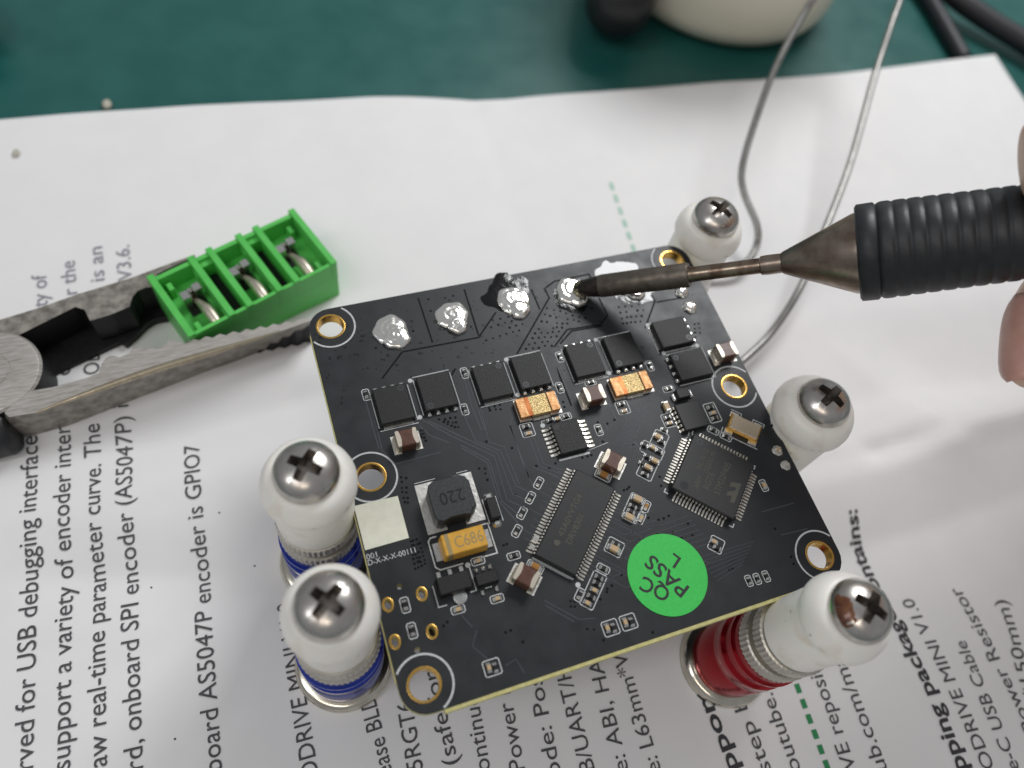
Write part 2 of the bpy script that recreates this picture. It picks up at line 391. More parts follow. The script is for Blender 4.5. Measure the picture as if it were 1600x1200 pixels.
# plated rims and white rings round the six holes
mb = MB(); mb.lathe([(2.12, .02), (1.98, .05), (1.82, .02), (1.78, -.2), (1.78, -1.65), (1.95, -1.66)], 40, cap=False); ring_me = mb.mesh('plated_rim', 'gold', True)
def inside(x, y, m=.08):
    if not (X0 + m < x < X1 - m and Y0 + m < y < Y1 - m): return False
    cx = min(max(x, X0 + RC), X1 - RC); cy = min(max(y, Y0 + RC), Y1 - RC)
    return math.hypot(x - cx, y - cy) < RC - m
for h in holes:
    o = obj('plated_rim', ring_me, bd, (*h, 0))
    m = MB(); n = 90
    for i in range(n):
        a0, a1 = 2 * math.pi * i / n, 2 * math.pi * (i + 1) / n
        if all(inside(h[0] + 3.68 * math.cos(a), h[1] + 3.68 * math.sin(a)) for a in (a0, a1)): m.disc(0, 0, .03, 3.65, 1, 3.40, a0, a1)
    obj('white_ring', m.mesh('white_ring', 'silk', recalc=False), bd, (*h, 0))
mb = MB(); n = 20
for rr, zz in ((1.75, .02), (1.4, .06), (1.0, .02), (.96, -1.6)):
    pass
P = []
for k, zz in ((1.75, .02), (1.45, .06), (1.02, .03), (.98, -.8)):
    P += [(.42 * k * math.cos(2 * math.pi * i / n), .63 * (k if k < 1.1 else 1 + (k - 1) * .7) * math.sin(2 * math.pi * i / n), zz) for i in range(n)]
mb.add(P, [(j * n + i, j * n + (i + 1) % n, (j + 1) * n + (i + 1) % n, (j + 1) * n + i) for j in range(3) for i in range(n)])
me = mb.mesh('plated_slot', 'gold', True)
for h in usb: obj('plated_slot', me, bd, (*h, 0))

# ---- tracks, gaps and vias (flat relief too fine to pick apart)
def pxl(L, x0=0, y0=0, s=1): return [b(*p) for p in zm(L, x0, y0, s)]
tr = MB()
r4 = (540, 560, .1875); r5 = (780, 560, .1875); r8 = (780, 700, .1875); r1 = (480, 380, .225); r2 = (740, 380, .225)
for L in ([(640, 510), (870, 640), (1240, 815), (1345, 1180), (1500, 1250)], [(690, 520), (1100, 715), (1265, 790), (1390, 1130), (1520, 1190)],
          [(985, 470), (1085, 690), (1290, 770), (1420, 1060), (1540, 1120)], [(960, 720), (1195, 850), (1300, 1190), (1480, 1330)],
          [(965, 745), (1180, 870), (1275, 1190), (1440, 1370)], [(1120, 400), (1195, 700), (1320, 735), (1445, 1050)],
          [(990, 170), (1050, 400), (1130, 600)], [(1015, 165), (1090, 380), (1160, 600)], [(165, 350), (280, 760)], [(205, 350), (305, 770), (420, 880), (800, 780)],
          [(1390, 490), (1370, 560), (1470, 860), (1560, 1060)], [(620, 560), (700, 640), (860, 700)]):
    tr.ridge(pxl(L, *r4), .24, 0, .035)
for L in ([(90, 560), (250, 1000)], [(280, 905), (500, 990)], [(250, 660), (340, 900), (520, 965)], [(290, 660), (370, 880), (540, 935)], [(900, 360), (985, 520)],
          [(480, 60), (600, 330)], [(500, 50), (560, 180)], [(1120, 700), (1180, 740)], [(1000, 380), (1060, 500)], [(880, 540), (905, 600)]):
    tr.ridge(pxl(L, *r5), .22, 0, .035)
for k in range(9):
    tr.ridge(pxl([(1190 + k * 9 - 20, 370 + k * 6), (940 + k * 22, 725 + k * 3)], *r5), .14, 0, .03)
for k in range(5): tr.ridge(pxl([(1050 + k * 22, 710 - k * 4), (1130 + k * 22, 880 - k * 6)], *r5), .13, 0, .03)
for k in range(4): tr.ridge(pxl([(1240 + k * 14, 350 - k * 22), (1330 + k * 8, 330 - k * 22)], *r5), .13, 0, .03)
DC = Vector((-3.62, -12.2)); dl = Vector((math.cos(R(45.5)), math.sin(R(45.5)))); dn = Vector((dl.y, -dl.x))
for k in range(-12, 12):
    c = DC + dl * (k * .5 + .25)
    if k % 3 != 1:
        e = c + dn * (8.2 + 1.6 * math.sin(k * 1.7))
        tr.ridge([c + dn * 4.2, e, e + Vector((1.6, .05))], .17, 0, .03)
    if k % 2: tr.ridge([c - dn * 4.1, c - dn * (5.6 + .8 * math.cos(k * 2.1))], .18, 0, .03)
for k in range(7): tr.ridge(pxl([(985 + k * 8, 838 + k * 6), (1075 + k * 6, 806 + k * 7)]), .15, 0, .03)
for k in range(7): tr.ridge(pxl([(1090 + k * 5, 872 + k * 6), (1178 - k * 3, 846 + k * 6)]), .13, 0, .03)
for L in ([(1010, 880), (1060, 868), (1110, 880)], [(1190, 800), (1240, 786)], [(1220, 836), (1262, 826)], [(850, 938), (905, 968), (930, 966)], [(852, 946), (898, 972)], [(745, 985), (738, 1010), (762, 1030)],
          [(720, 960), (738, 980)], [(790, 1040), (806, 1030), (820, 1052)]): tr.ridge(pxl(L), .2, 0, .03)
for k in range(4): tr.ridge(pxl([(995 + k * 5, 560 + k * 14), (1015 + k * 8, 575 + k * 14)]), .12, 0, .03)
tag(obj('copper_track', tr.mesh('copper_track', 'trace', recalc=False), bd), None, None, None, 'stuff')
gr = MB()
for L, f in (([(520, 940), (660, 755), (1190, 655), (1310, 480)], r1), ([(770, 380), (870, 690)], r1), ([(1090, 320), (1190, 640)], r1), ([(1000, 920), (1030, 870)], r1),
             ([(300, 770), (525, 380), (490, 310)], r2), ([(400, 320), (460, 460)], r2), ([(600, 700), (680, 610), (890, 575)], r2), ([(560, 720), (650, 600), (880, 565)], r2),
             ([(870, 380), (930, 500), (880, 570)], r2), ([(1190, 590), (1260, 400), (1230, 360)], r2), ([(500, 310), (560, 265), (800, 215), (820, 250)], r2), ([(580, 860), (600, 930), (680, 1130)], r2),
             ([(1270, 410), (1440, 380)], r2)):
    gr.line(pxl(L, *f), .26, .012)
tag(obj('plane_gap', gr.mesh('plane_gap', 'groove', recalc=False), bd), None, None, None, 'stuff')
vi = MB()
def clear(x, y): return all(math.hypot(x - h[0], y - h[1]) > 2.3 for h in holes) and all(math.hypot(x - h[0], y - h[1]) > 1.0 for h in usb + pegs)
def via(p, r=.20):
    if clear(*p): vi.disc(p[0], p[1], .022, r, 8)
def viafield(poly, nx, ny, f, jit=.1, skip=.1):
    A, B_, C_, D_ = pxl(poly, *f)
    for i in range(nx):
        for j in range(ny):
            if random.random() < skip: continue
            s = (i + .5) / nx; t = (j + .5) / ny
            x = (A[0] * (1 - s) + B_[0] * s) * (1 - t) + (D_[0] * (1 - s) + C_[0] * s) * t; y = (A[1] * (1 - s) + B_[1] * s) * (1 - t) + (D_[1] * (1 - s) + C_[1] * s) * t
            via((x + random.uniform(-jit, jit), y + random.uniform(-jit, jit)), random.uniform(.16, .22))
viafield([(120, 520), (420, 440), (330, 620), (60, 700)], 6, 4, r2); viafield([(500, 420), (820, 520), (640, 590), (430, 620)], 7, 4, r2); viafield([(420, 610), (620, 600), (560, 720), (330, 760)], 5, 4, r2)
viafield([(980, 430), (1220, 400), (1160, 560), (1030, 580)], 5, 4, r2); viafield([(430, 620), (760, 560), (780, 700), (440, 760)], 4, 2, r1, .3, .3); viafield([(800, 350), (1110, 330), (1180, 600), (880, 660)], 5, 4, r1, .3, .3)
viafield([(750, 450), (830, 430), (850, 590), (770, 590)], 2, 4, (940, 420, .1875)); viafield([(740, 500), (930, 470), (960, 600), (860, 560)], 4, 3, r4); viafield([(1170, 400), (1310, 370), (1320, 430), (1190, 450)], 3, 2, r4)
viafield([(610, 590), (660, 590), (680, 700), (630, 700)], 2, 4, r4); viafield([(1090, 900), (1180, 890), (1200, 1030), (1120, 1040)], 2, 3, r4); viafield([(430, 110), (520, 130), (540, 370), (480, 370)], 2, 6, (540, 720, .1875))
viafield([(530, 650), (620, 640), (680, 870), (570, 920)], 4, 7, (540, 720, .1875)); viafield([(570, 400), (640, 400), (650, 480), (590, 500)], 2, 2, (780, 860, .1875)); viafield([(700, 620), (820, 640), (800, 680), (700, 680)], 2, 1, (780, 860, .1875))
for p in ((997, 797), (838, 728), (858, 732), (868, 724), (910, 715), (918, 713), (924, 711), (934, 660), (949, 662), (960, 656), (990, 694), (942, 690), (880, 628), (882, 636), (1031, 745), (1033, 759), (1045, 806), (1029, 812), (1037, 810), (1013, 809), (1027, 834), (1051, 832), (1075, 818), (1065, 841), (1082, 836),
          (975, 766), (980, 764), (983, 761), (805, 773), (787, 852), (792, 850), (971, 898), (956, 915), (949, 920), (948, 925), (938, 936), (1020, 988), (943, 1000), (1236, 870), (1240, 881), (1139, 890), (1144, 888), (1211, 826), (800, 700), (760, 690), (817, 1003), (798, 985), (790, 988), (693, 978), (699, 972)): via(b(*p))
tag(obj('via', vi.mesh('via', 'groove', recalc=False), bd), None, None, None, 'stuff')

# ---- generic pieces shared between alike components
def frame_mesh(sx, sy, wd=.13, gap=None, name='silkscreen_outline'):
    m = MB(); x, y = sx / 2, sy / 2; c = min(.18, sx * .15)
    m.line([(-x + c, -y), (x - c, -y), (x, -y + c), (x, y - c), (x - c, y), (-x + c, y), (-x, y - c), (-x, -y + c), (-x + c, -y)], wd, .03)
    return m.mesh(name, 'silk', recalc=False)
FR = {}
def frame(par, sx, sy, loc=(0, 0, 0), rz=0):
    k = (round(sx, 2), round(sy, 2))
    if k not in FR: FR[k] = frame_mesh(sx, sy)
    return obj('silkscreen_outline', FR[k], par, loc, rz)
mb = MB(); mb.box(0, 0, .05, .62, .52, .36, .05); CH = {'resistor': mb.mesh('chip_body', 'resistor'), 'tan': mb.mesh('chip_body', 'tan'), 'amber': mb.mesh('chip_body', 'amber')}
mb = MB(); mb.box(0, 0, .03, .26, .56, .40, .07); mb.box(.10, 0, .01, .34, .60, .14, .05); TERM = mb.mesh('terminal', 'tin')
mb = MB(); mb.box(0, 0, .05, 1.15, .82, .62, .08); CHB = {'tan': mb.mesh('chip_body', 'tan'), 'amber': mb.mesh('chip_body', 'amber'), 'resistor': mb.mesh('chip_body', 'resistor')}
mb = MB(); mb.box(0, 0, .03, .36, .86, .66, .09); mb.box(.16, 0, .01, .5, .9, .2, .07); TERMB = mb.mesh('terminal', 'tin')
KN = {'resistor': 'chip_resistor', 'tan': 'chip_capacitor', 'amber': 'chip_diode'}
def chip(px, py, ang, kind='resistor', big=False, fr=True, z=0, s=1.0):
    x, y = b(px, py, .2)
    o = obj(KN[kind], (CHB if big else CH)[kind], bd, (x, y, 0), R(ang))
    d = .62 if big else .36
    obj('terminal', TERMB if big else TERM, o, (d, 0, 0)); obj('terminal', TERMB if big else TERM, o, (-d, 0, 0), math.pi)
    if fr: frame(o, 2.3 if big else 1.75, 1.3 if big else .98)
    if s != 1: o.scale = (s, s, s)
    return o
def outline(cx, cy, sx, sy, ang):
    frame(bd, sx, sy, (cx, cy, 0), R(ang))
for p in ((572, 616), (726, 639), (726, 582), (875, 557), (875, 605), (1016, 571)): chip(*p, 90)
for x0, y0 in ((824, 672), (973, 637)):
    c = b(x0, y0); chip(x0 - 2, y0 - 6, 0, 'resistor', fr=False); chip(x0 + 2, y0 + 5, 0, 'tan', fr=False); outline(c[0], c[1], 1.9, 2.1, 0)
chip(923, 597, 0); chip(860, 656, 0, fr=False); chip(871, 654, 0, 'tan', fr=False); chip(884, 650, 0); chip(936, 671, 90)
for p in ((842, 754), (829, 777), (816, 801), (808, 829)): chip(*p, 45)
chip(803, 868, 0); chip(943, 742, -45, 'amber', True); chip(836, 886, -45, 'amber', True)
# clusters
chip(996, 780, -45, 'tan', True, False); chip(989, 791, -45, 'resistor', False, False); chip(986, 799, -45, 'resistor', False, False); chip(983, 808, -45, 'tan', True, False)
chip(1010, 791, 45, 'amber'); chip(1002, 809, 45, 'tan')
c = b(990, 794); outline(c[0], c[1], 2.2, 4.1, -45)
chip(962, 850, -45, 'resistor', False, False); chip(959, 858, -45, 'tan', True, False); c = b(960, 855); outline(c[0], c[1], 2.3, 2.2, -45)
chip(943, 888, -45)
for p, k in (((936, 902), 'resistor'), ((933, 911), 'resistor'), ((929, 922), 'tan'), ((924, 932), 'resistor'), ((918, 942), 'tan')): chip(*p, -45, k, fr=False)
c = b(927, 922); outline(c[0], c[1], 1.9, 5.0, -45); chip(906, 929, 45)
for x0, y0 in ((954, 981), (982, 972), (769, 1043)):
    chip(x0 - 5, y0, 90, 'tan', fr=False); chip(x0 + 5, y0, 90, 'resistor', fr=False); c = b(x0, y0); outline(c[0], c[1], 2.1, 1.9, 0)
for p in ((633, 945), (644, 985)): chip(*p, 90, 'resistor', s=1.1)
for p in ((716, 952), (777, 935), (747, 876)): chip(*p, 0, 'tan')
chip(1194, 758, 90, 'tan'); c = b(1113, 645)
for p, k in (((1110, 636), 'resistor'), ((1114, 645), 'tan'), ((1117, 653), 'resistor')): chip(*p, 0, k, fr=False)
outline(c[0], c[1], 1.9, 3.2, 0)
chip(1041, 636, 90, 'tan', True, False); chip(1043, 652, 0, 'resistor', False, False); chip(1046, 661, 0, 'tan', False, False); c = b(1045, 657); outline(c[0], c[1], 1.9, 2.2, 0); chip(1045, 607, 0)
chip(1115, 672, -45); chip(1135, 682, -45)
for p, k, g in (((1038, 672), 'resistor', 0), ((1028, 682), 'tan', 1), ((1034, 690), 'resistor', 0), ((1007, 695), 'resistor', 0), ((1020, 699), 'tan', 0), ((1030, 705), 'resistor', 0), ((1012, 713), 'resistor', 0), ((1023, 720), 'tan', 1), ((1004, 724), 'resistor', 0), ((1012, 730), 'tan', 1), ((1008, 741), 'resistor', 0)):
    chip(*p, -45, k, bool(g), False, s=.8 if g else 1)
for p, sx, sy in (((1030, 688), 2.2, 2.9), ((1019, 704), 3.4, 1.9), ((1012, 731), 2.3, 3.6)):
    c = b(*p); outline(c[0], c[1], sx, sy, -45)
chip(1116, 846, -45, 'tan', fr=False); chip(1121, 856, -45, 'resistor', fr=False); c = b(1119, 851); outline(c[0], c[1], 2.0, 2.1, -45)
for p in ((1171, 907), (1184, 904), (1198, 900)): chip(*p, 90, 'resistor', s=.85)
chip(1216, 702, -40, 'tan', fr=False, s=.9); chip(1208, 664, 90, 'resistor', fr=False, s=.7)

# ---- power transistors
mb = MB(); mb.box(0, 0, .04, 4.9, 5.7, .95, .10, .06); FET = mb.mesh('power_transistor', 'epoxy')
mb = MB(); mb.box(0, 0, .02, .62, .75, .3, .1); mb.box(0, .1, .02, .42, .7, .42, .08); FLEAD = mb.mesh('lead', 'tin')
mb = MB(); mb.box(0, 0, .01, 4.2, .5, .14, .05); FTAB = mb.mesh('drain_tab', 'tin')
mb = MB(); mb.disc(0, 0, .004, .46, 20, .36); mb.disc(0, 0, .003, .36, 20, mi=1); DIMP = mb.mesh('pin_mark', ['trace', 'epoxy_smooth'], recalc=False)
mb = MB(); mb.disc(0, 0, .04, .34, 18); mb.lathe([(.36, 0), (.34, .04)], 18, cap=False); DOT = mb.mesh('silkscreen_dot', 'silk', recalc=False)
def fet(px, py, ang, flip=False):
    x, y = b(px, py, 1.0); o = obj('power_transistor', FET, bd, (x, y, 0), R(ang))
    s = 1 if flip else -1
    for k in range(4): obj('lead', FLEAD, o, (-1.9 + k * 1.27, s * 3.0, 0), 0 if s < 0 else math.pi)
    obj('drain_tab', FTAB, o, (0, -s * 2.98, 0))
    obj('pin_mark', DIMP, o, (1.55 * (1 if flip else -1), s * 2.1, 1.0))
    m = MB()
    for sx in (-1, 1): m.line([(sx * 2.75, -2.9), (sx * 2.75, 2.9)], .13, .03)
    m.line([(-2.75, -s * 3.35), (2.75, -s * 3.35)], .12, .03)
    obj('silkscreen_outline', m.mesh('silkscreen_outline', 'silk', recalc=False), o)
    return o
fet(615, 630, 0, True); fet(683, 610, 0); fet(770, 594, 0, True); fet(830, 578, 0); fet(915, 560, 0, True); fet(974, 546, 0)
fet(1052, 518, -90, True); fet(1081, 568, -90)
for p in ((641, 595), (656, 652), (791, 562), (809, 617), (931, 531), (952, 583), (1089, 540), (1037, 552), (848, 665), (731, 883), (903, 914), (1014, 478) if False else (1012, 508), (1036, 839)): obj('silkscreen_dot', DOT, bd, (*b(*p), 0))

# ---- large ceramic capacitors
mb = MB(); mb.box(0, 0, .15, 2.5, 2.46, 1.95, .16); MLB = mb.mesh('ceramic_capacitor', 'brown')
def lens():
    return [(.98 - .24 * math.cos(math.pi * (i / 12 - .5)), -1.25 + 2.5 * i / 12) for i in range(13)] + [(1.42, 1.25), (1.52, 1.08), (1.52, -1.08), (1.42, -1.25)]
mb = MB(); ls = lens(); mb.prism(ls, .12, 2.0); mb.prism(ls, 2.0, 2.13, [(1.0 + (x - 1.0) * .84 + .03, y * .93) for x, y in ls]); mb.box(1.5, 0, .01, .5, 2.4, .5, .18); MLT = mb.mesh('terminal', 'capend', True, 40)
mb = MB(); mb.box(0, 0, .005, 1.05, 2.8, .07, .02); MLP = mb.mesh('solder_pad', 'padtin')
def mlcc(px, py, ang):
    x, y = b(px, py, 2.0); o = obj('ceramic_capacitor', MLB, bd, (x, y, 0), R(ang))
    obj('terminal', MLT, o); obj('terminal', MLT, o, (0, 0, 0), math.pi)
    for s in (-1, 1): obj('solder_pad', MLP, o, (s * 1.5, 0, 0))
    return o
mlcc(636, 683, 0); mlcc(929, 614, 0); mlcc(959, 719, -45); mlcc(823, 899, -45); mlcc(1136, 546, 0)

# ---- metal strip shunts
mb = MB(); mb.box(0, 0, .35, 3.0, 3.1, .62, .08); SHB = mb.mesh('element', 'goldspeck')
mb = MB(); mb.box(0, 0, .08, 1.35, 3.1, .95, .08); SHT = mb.mesh('terminal', 'copper')
mb = MB(); mb.box(0, 0, .3, .75, 3.06, .70, .05); SHC = mb.mesh('weld_band', 'copperdark')
mb = MB(); mb.box(0, 0, .005, 1.9, 3.6, .1, .03); SHP = mb.mesh('solder_pad', 'padtin')
def shunt(px, py):
    x, y = b(px, py, 1.0); o = obj('shunt_resistor', SHB, bd, (x, y, 0))
    obj('terminal', SHT, o, (-2.55, 0, 0)); obj('terminal', SHT, o, (2.25, 0, 0)); obj('weld_band', SHC, o, (-1.6, 0, 0))
    for s in (-1, 1): obj('solder_pad', SHP, o, (s * 2.35, 0, 0))
    m = MB(); m.box(0, -1.75, .01, 2.6, .5, .1, .03); obj('solder_fillet', m.mesh('solder_fillet', 'padtin'), o)
shunt(842, 631); shunt(988, 598)

# ---- gull-wing chips
def pin_mesh(wd, out, top):
    m = MB(); P = []
    for x, z in ((-.06, top * .62), (.18, top * .60), (.36, .20), (out - .12, .10), (out, .08)):
        P += [(x, -wd / 2, z), (x, wd / 2, z)]
    n = len(P)
    for x, z in ((-.06, top * .62 - .13), (.12, top * .60 - .13), (.28, .07), (out - .14, .0), (out, .0)):
        P += [(x, -wd / 2, z), (x, wd / 2, z)]
    F = [(2 * i, 2 * i + 1, 2 * i + 3, 2 * i + 2) for i in range(4)] + [(n + 2 * i, n + 2 * i + 2, n + 2 * i + 3, n + 2 * i + 1) for i in range(4)]
    F += [(2 * i, 2 * i + 2, n + 2 * i + 2, n + 2 * i) for i in range(4)] + [(2 * i + 1, n + 2 * i + 1, n + 2 * i + 3, 2 * i + 3) for i in range(4)] + [(8, 9, n + 9, n + 8)]
    m.add(P, F); m.box(out * .78, 0, .0, out * .75, wd * 1.15, .13, .04); return m.mesh('pin', 'pin')
def ic(name, cx, cy, ang, sx, sy, h, sides, pitch, wd, out, label=None):
    m = MB(); m.box(0, 0, .1, sx, sy, h - .1, .14 if h > 1 else .09, .05)
    o = obj(name, m.mesh(name, 'epoxy_smooth'), bd, (cx, cy, 0), R(ang)); pm = pin_mesh(wd, out, h)
    if label: o['label'] = label
    for (a, n) in sides:
        hx = sx / 2 if a in (0, 180) else sy / 2
        for k in range(n):
            t = (k - (n - 1) / 2) * pitch; c, s = math.cos(R(a)), math.sin(R(a))
            obj('pin', pm, o, (hx * c - t * s, hx * s + t * c, 0), R(a))
    return o
drv = ic('driver_chip', DC.x, DC.y, 45.5, 13.9, 6.1, 1.05, [(90, 28), (-90, 28)], .49, .27, 1.05, 'long black motor driver chip with pins down both long sides')
text_flat('chip_marking', 'DRV8301', 'chipprint', drv, (-3.4, -.75), (1.0, -.75), .85, 1.06); text_flat('chip_marking', '43A0VVTG4', 'chipprint', drv, (-3.0, .65), (3.6, .65), .85, 1.06)
m = MB(); m.prism([(-4.3, .7), (-3.8, .6), (-3.6, 1.0), (-3.9, 1.5), (-4.3, 1.4), (-4.5, 1.0)], 1.055, 1.06); obj('maker_mark', m.mesh('maker_mark', 'chipprint'), drv)
m = MB(); m.line([(-7.15, -3.0), (-7.15, 3.1)], .3, .03); m.line([(-7.35, -2.4), (-7.35, 2.0)], .1, .1); obj('silkscreen_outline', m.mesh('silkscreen_outline', 'silkdim', recalc=False), drv)
obj('solder_bridge', (lambda q: (q.box(0, 0, .05, .8, .9, .25, .1), q.mesh('solder_bridge', 'solder'))[1])(MB()), drv, (-4.7, 3.75, 0)); obj('solder_bridge', bpy.data.meshes['solder_bridge'], drv, (-5.9, 3.7, 0))
mcu = ic('microcontroller_chip', 17.95, -11.45, 45, 9.7, 9.7, 1.35, [(0, 16), (90, 16), (180, 16), (-90, 16)], .5, .26, 1.05, 'large square microcontroller chip with pins on all four sides')
for i, (s, x0, x1, y, c) in enumerate((('STM32F405', -2.5, 2.9, -1.7, .95), ('RGT6', -2.5, .2, -.1, .95), ('GQ22C 9R', -.2, 3.6, .9, .7), ('PHL 7B 122', -.2, 3.4, 2.0, .7), ('ARM', -3.2, -1.3, 1.3, .8))):
    text_flat('chip_marking', s, 'chipprint', mcu, (x0, y), (x1, y), c, 1.362)
m = MB(); m.prism([(-1.9, -4.2), (2.1, -4.2), (1.5, -2.5), (.55, -2.5), (.95, -3.6), (.3, -3.6), (-.5, -2.5), (-1.3, -2.5), (-.9, -3.4), (-2.2, -3.5)], 1.355, 1.362); mk = obj('maker_mark', m.mesh('maker_mark', 'chipprint'), mcu, (-.9, -.45, 0)); mk.scale = (.82, .85, 1)
m = MB(); m.disc(0, 0, 0, .62, 24, .55); m.disc(0, 0, -.003, .55, 24); obj('pin_mark', m.mesh('pin_mark', 'dimple', recalc=False), mcu, (-3.6, 3.3, 1.362)); obj('pin_mark', DIMP, mcu, (3.9, -3.6 + 7.2, 1.362))
m = MB()
for sx, sy in ((-1, -1), (1, -1), (-1, 1), (1, 1)): m.line([(sx * 5.3, sy * 4.7), (sx * 5.3, sy * 5.3), (sx * 4.7, sy * 5.3)], .16, .03)
m.disc(5.6, 5.2, .03, .42, 16, .25); obj('silkscreen_outline', m.mesh('silkscreen_outline', 'silk', recalc=False), mcu)
gx, gy = b(889.5, 681, .9); gd = ic('gate_driver_chip', gx, gy, 0, 4.2, 4.9, .95, [(0, 7), (180, 7)], .66, .36, 1.15, 'small square speckled chip with fat soldered pins left and right')
gd.data.materials[0] = MATS['epoxy']; m = MB(); m.disc(0, 0, 0, .45, 20); obj('pin_mark', m.mesh('pin_mark', 'dimple', recalc=False), gd, (-1.35, 1.75, .957))
m = MB(); m.line([(-2.4, -2.9), (2.3, -2.9)], .3, .03); m.line([(2.4, -2.5), (5.5, -2.1)], .08, .03); m.line([(-2.9, 2.75), (-2.9, 3.5), (-2.3, 3.55)], .1, .03); obj('silkscreen_outline', m.mesh('silkscreen_outline', 'silk', recalc=False), gd)
qx, qy = b(1081, 648, .9); qf = ic('encoder_chip', qx, qy, 0, 4.0, 4.4, .9, [(180, 6)], .72, .4, .55, 'plain black square chip above the microcontroller')
m = MB(); m.line([(-2.6, -2.9), (-2.3, -3.1), (-1.7, -2.9)], .12, .03); obj('silkscreen_outline', m.mesh('silkscreen_outline', 'silk', recalc=False), qf)
# small black diode and blob beside it
def blk(px, py, sx, sy, h, name, mat='epoxy_smooth', ang=0, ch=.12, tap=.05):
    x, y = b(px, py, h); m = MB(); m.box(0, 0, .06, sx, sy, h, ch, tap); return obj(name, m.mesh(name, mat), bd, (x, y, 0), R(ang))
d1 = blk(1068, 613, 2.2, 1.7, 1.1, 'diode')
for s in (-1, 1): obj('terminal', (lambda q: (q.box(0, 0, .02, .75, 1.3, .5, .2), q.mesh('terminal', 'tin'))[1])(MB()), d1, (s * 1.35, -.1, 0))
d2 = blk(771, 793, 1.5, 3.0, 1.0, 'diode', 'epoxy')
for s in (-1, 1): obj('terminal', (lambda q: (q.box(0, 0, .01, 1.3, 1.1, .32, .3), q.mesh('terminal', 'tin'))[1])(MB()), d2, (0, s * 1.95, 0))
m = MB()
for s in (-1, 1): m.line([(s * .95, -1.8), (s * .95, 1.8)], .12, .03)
obj('silkscreen_outline', m.mesh('silkscreen_outline', 'silk', recalc=False), d2)

# ---- power inductor
ix, iy = b(706, 777, 3.3)
m = MB(); s = 2.85
poly = [(-s + .9, -s), (-.9, -s + .25), (.9, -s + .25), (s - 1.0, -s), (s - .55, -s + .75), (s, -s + 1.0), (s, s - 1.1), (s - .35, s - .4), (s - 1.1, s), (-s + 1.1, s), (-s + .35, s - .4), (-s, s - 1.1), (-s, -s + 1.0), (-s + .25, -s + .3)]
m.prism(poly, .1, 3.1); m.prism(poly, 3.1, 3.3, [(x * .955, y * .955) for x, y in poly])
ind = tag(obj('inductor', m.mesh('inductor', 'ferrite', True, 30), bd, (ix, iy, 0)), 'tall dark grey power inductor marked 220')
text_flat('inductor_marking', '220', 'dimple', ind, (1.7, .9), (-1.6, .9), 1.7, 3.31)
A = [b(*p) for p in ((648, 759), (736, 739), (758, 812), (669, 835))]; cx = sum(p[0] for p in A) / 4; cy = sum(p[1] for p in A) / 4
m = MB(); m.box(0, 0, .005, 2.7, 7.1, .14, .04); pm = m.mesh('solder_pad', 'padtin')
for s in (-1, 1): obj('solder_pad', pm, ind, (cx - ix + s * 2.65, cy - iy, 0))
m = MB(); m.line([(-3.9, 3.85), (-1, 3.85)], .1, .03); m.line([(2, 3.85), (3.6, 3.85)], .1, .03); obj('silkscreen_outline', m.mesh('silkscreen_outline', 'silk', recalc=False), ind, (cx - ix, cy - iy, 0))

# ---- tantalum capacitor
tx, ty = b(725.5, 844, 2.4); m = MB(); m.box(0, 0, .25, 5.9, 3.1, 2.2, .12, .12); tan = tag(obj('tantalum_capacitor', m.mesh('tantalum_capacitor', 'tantalum'), bd, (tx, ty, 0)), 'yellow tantalum capacitor marked C686')
m = MB(); m.box(-2.15, 0, .24, 1.0, 3.13, 2.215, .10, .12); obj('polarity_band', m.mesh('polarity_band', 'tantband'), tan)
text_flat('capacitor_marking', 'C686', 'tantband', tan, (-1.3, -.75), (2.5, -.75), 1.55, 2.46)
m = MB(); m.box(0, 0, .01, 1.3, 2.5, .2, .05); pm = m.mesh('terminal', 'tin')
for s in (-1, 1): obj('terminal', pm, tan, (s * 3.2, 0, 0))
m = MB(); m.line([(-.6, -2.3), (-3.7, -2.3), (-4.2, -1.8), (-4.2, 1.7), (-3.8, 2.1), (-3.0, 2.1)], .18, .03); m.line([(3.2, 2.0), (4.1, 2.0), (4.1, -2.2), (1.4, -2.2)], .18, .03)
obj('silkscreen_outline', m.mesh('silkscreen_outline', 'silk', recalc=False), tan)

# ---- voltage regulator and small six-lead part
rg = blk(710, 910, 4.4, 2.5, 1.3, 'voltage_regulator', 'epoxy', 0, .1, .12)
m = MB(); m.box(0, 0, .02, .55, 1.0, .28, .08); lm = m.mesh('lead', 'tin')
for k in (-1.5, 0, 1.5): obj('lead', lm, rg, (k, 1.6, 0))
m = MB(); m.lathe([(.95, .02), (.9, .3), (.6, .36)], 18); obj('tab', m.mesh('tab', 'tin', True), rg, (.35, -1.75, 0))
m = MB(); m.line([(-2.6, .6), (-2.6, -2.2), (-1.5, -2.2)], .14, .03); m.line([(2.6, 1.6), (2.6, -1.5), (1.8, -1.5)], .14, .03); obj('silkscreen_outline', m.mesh('silkscreen_outline', 'silk', recalc=False), rg)
s6 = blk(761, 902, 3.0, 1.7, 1.0, 'regulator_chip', 'epoxy', 0, .08, .08)
m = MB(); m.box(0, 0, .02, .46, .8, .35, .16); lm = m.mesh('lead', 'tin')
for k in (-.95, 0, .95): obj('lead', lm, s6, (k, 1.35, 0))
for k in (-.95, .95): obj('lead', lm, s6, (k, -1.5, 0))
m = MB(); m.line([(-.5, -1.1), (.45, -1.1)], .13, .03); obj('silkscreen_outline', m.mesh('silkscreen_outline', 'silk', recalc=False), s6)

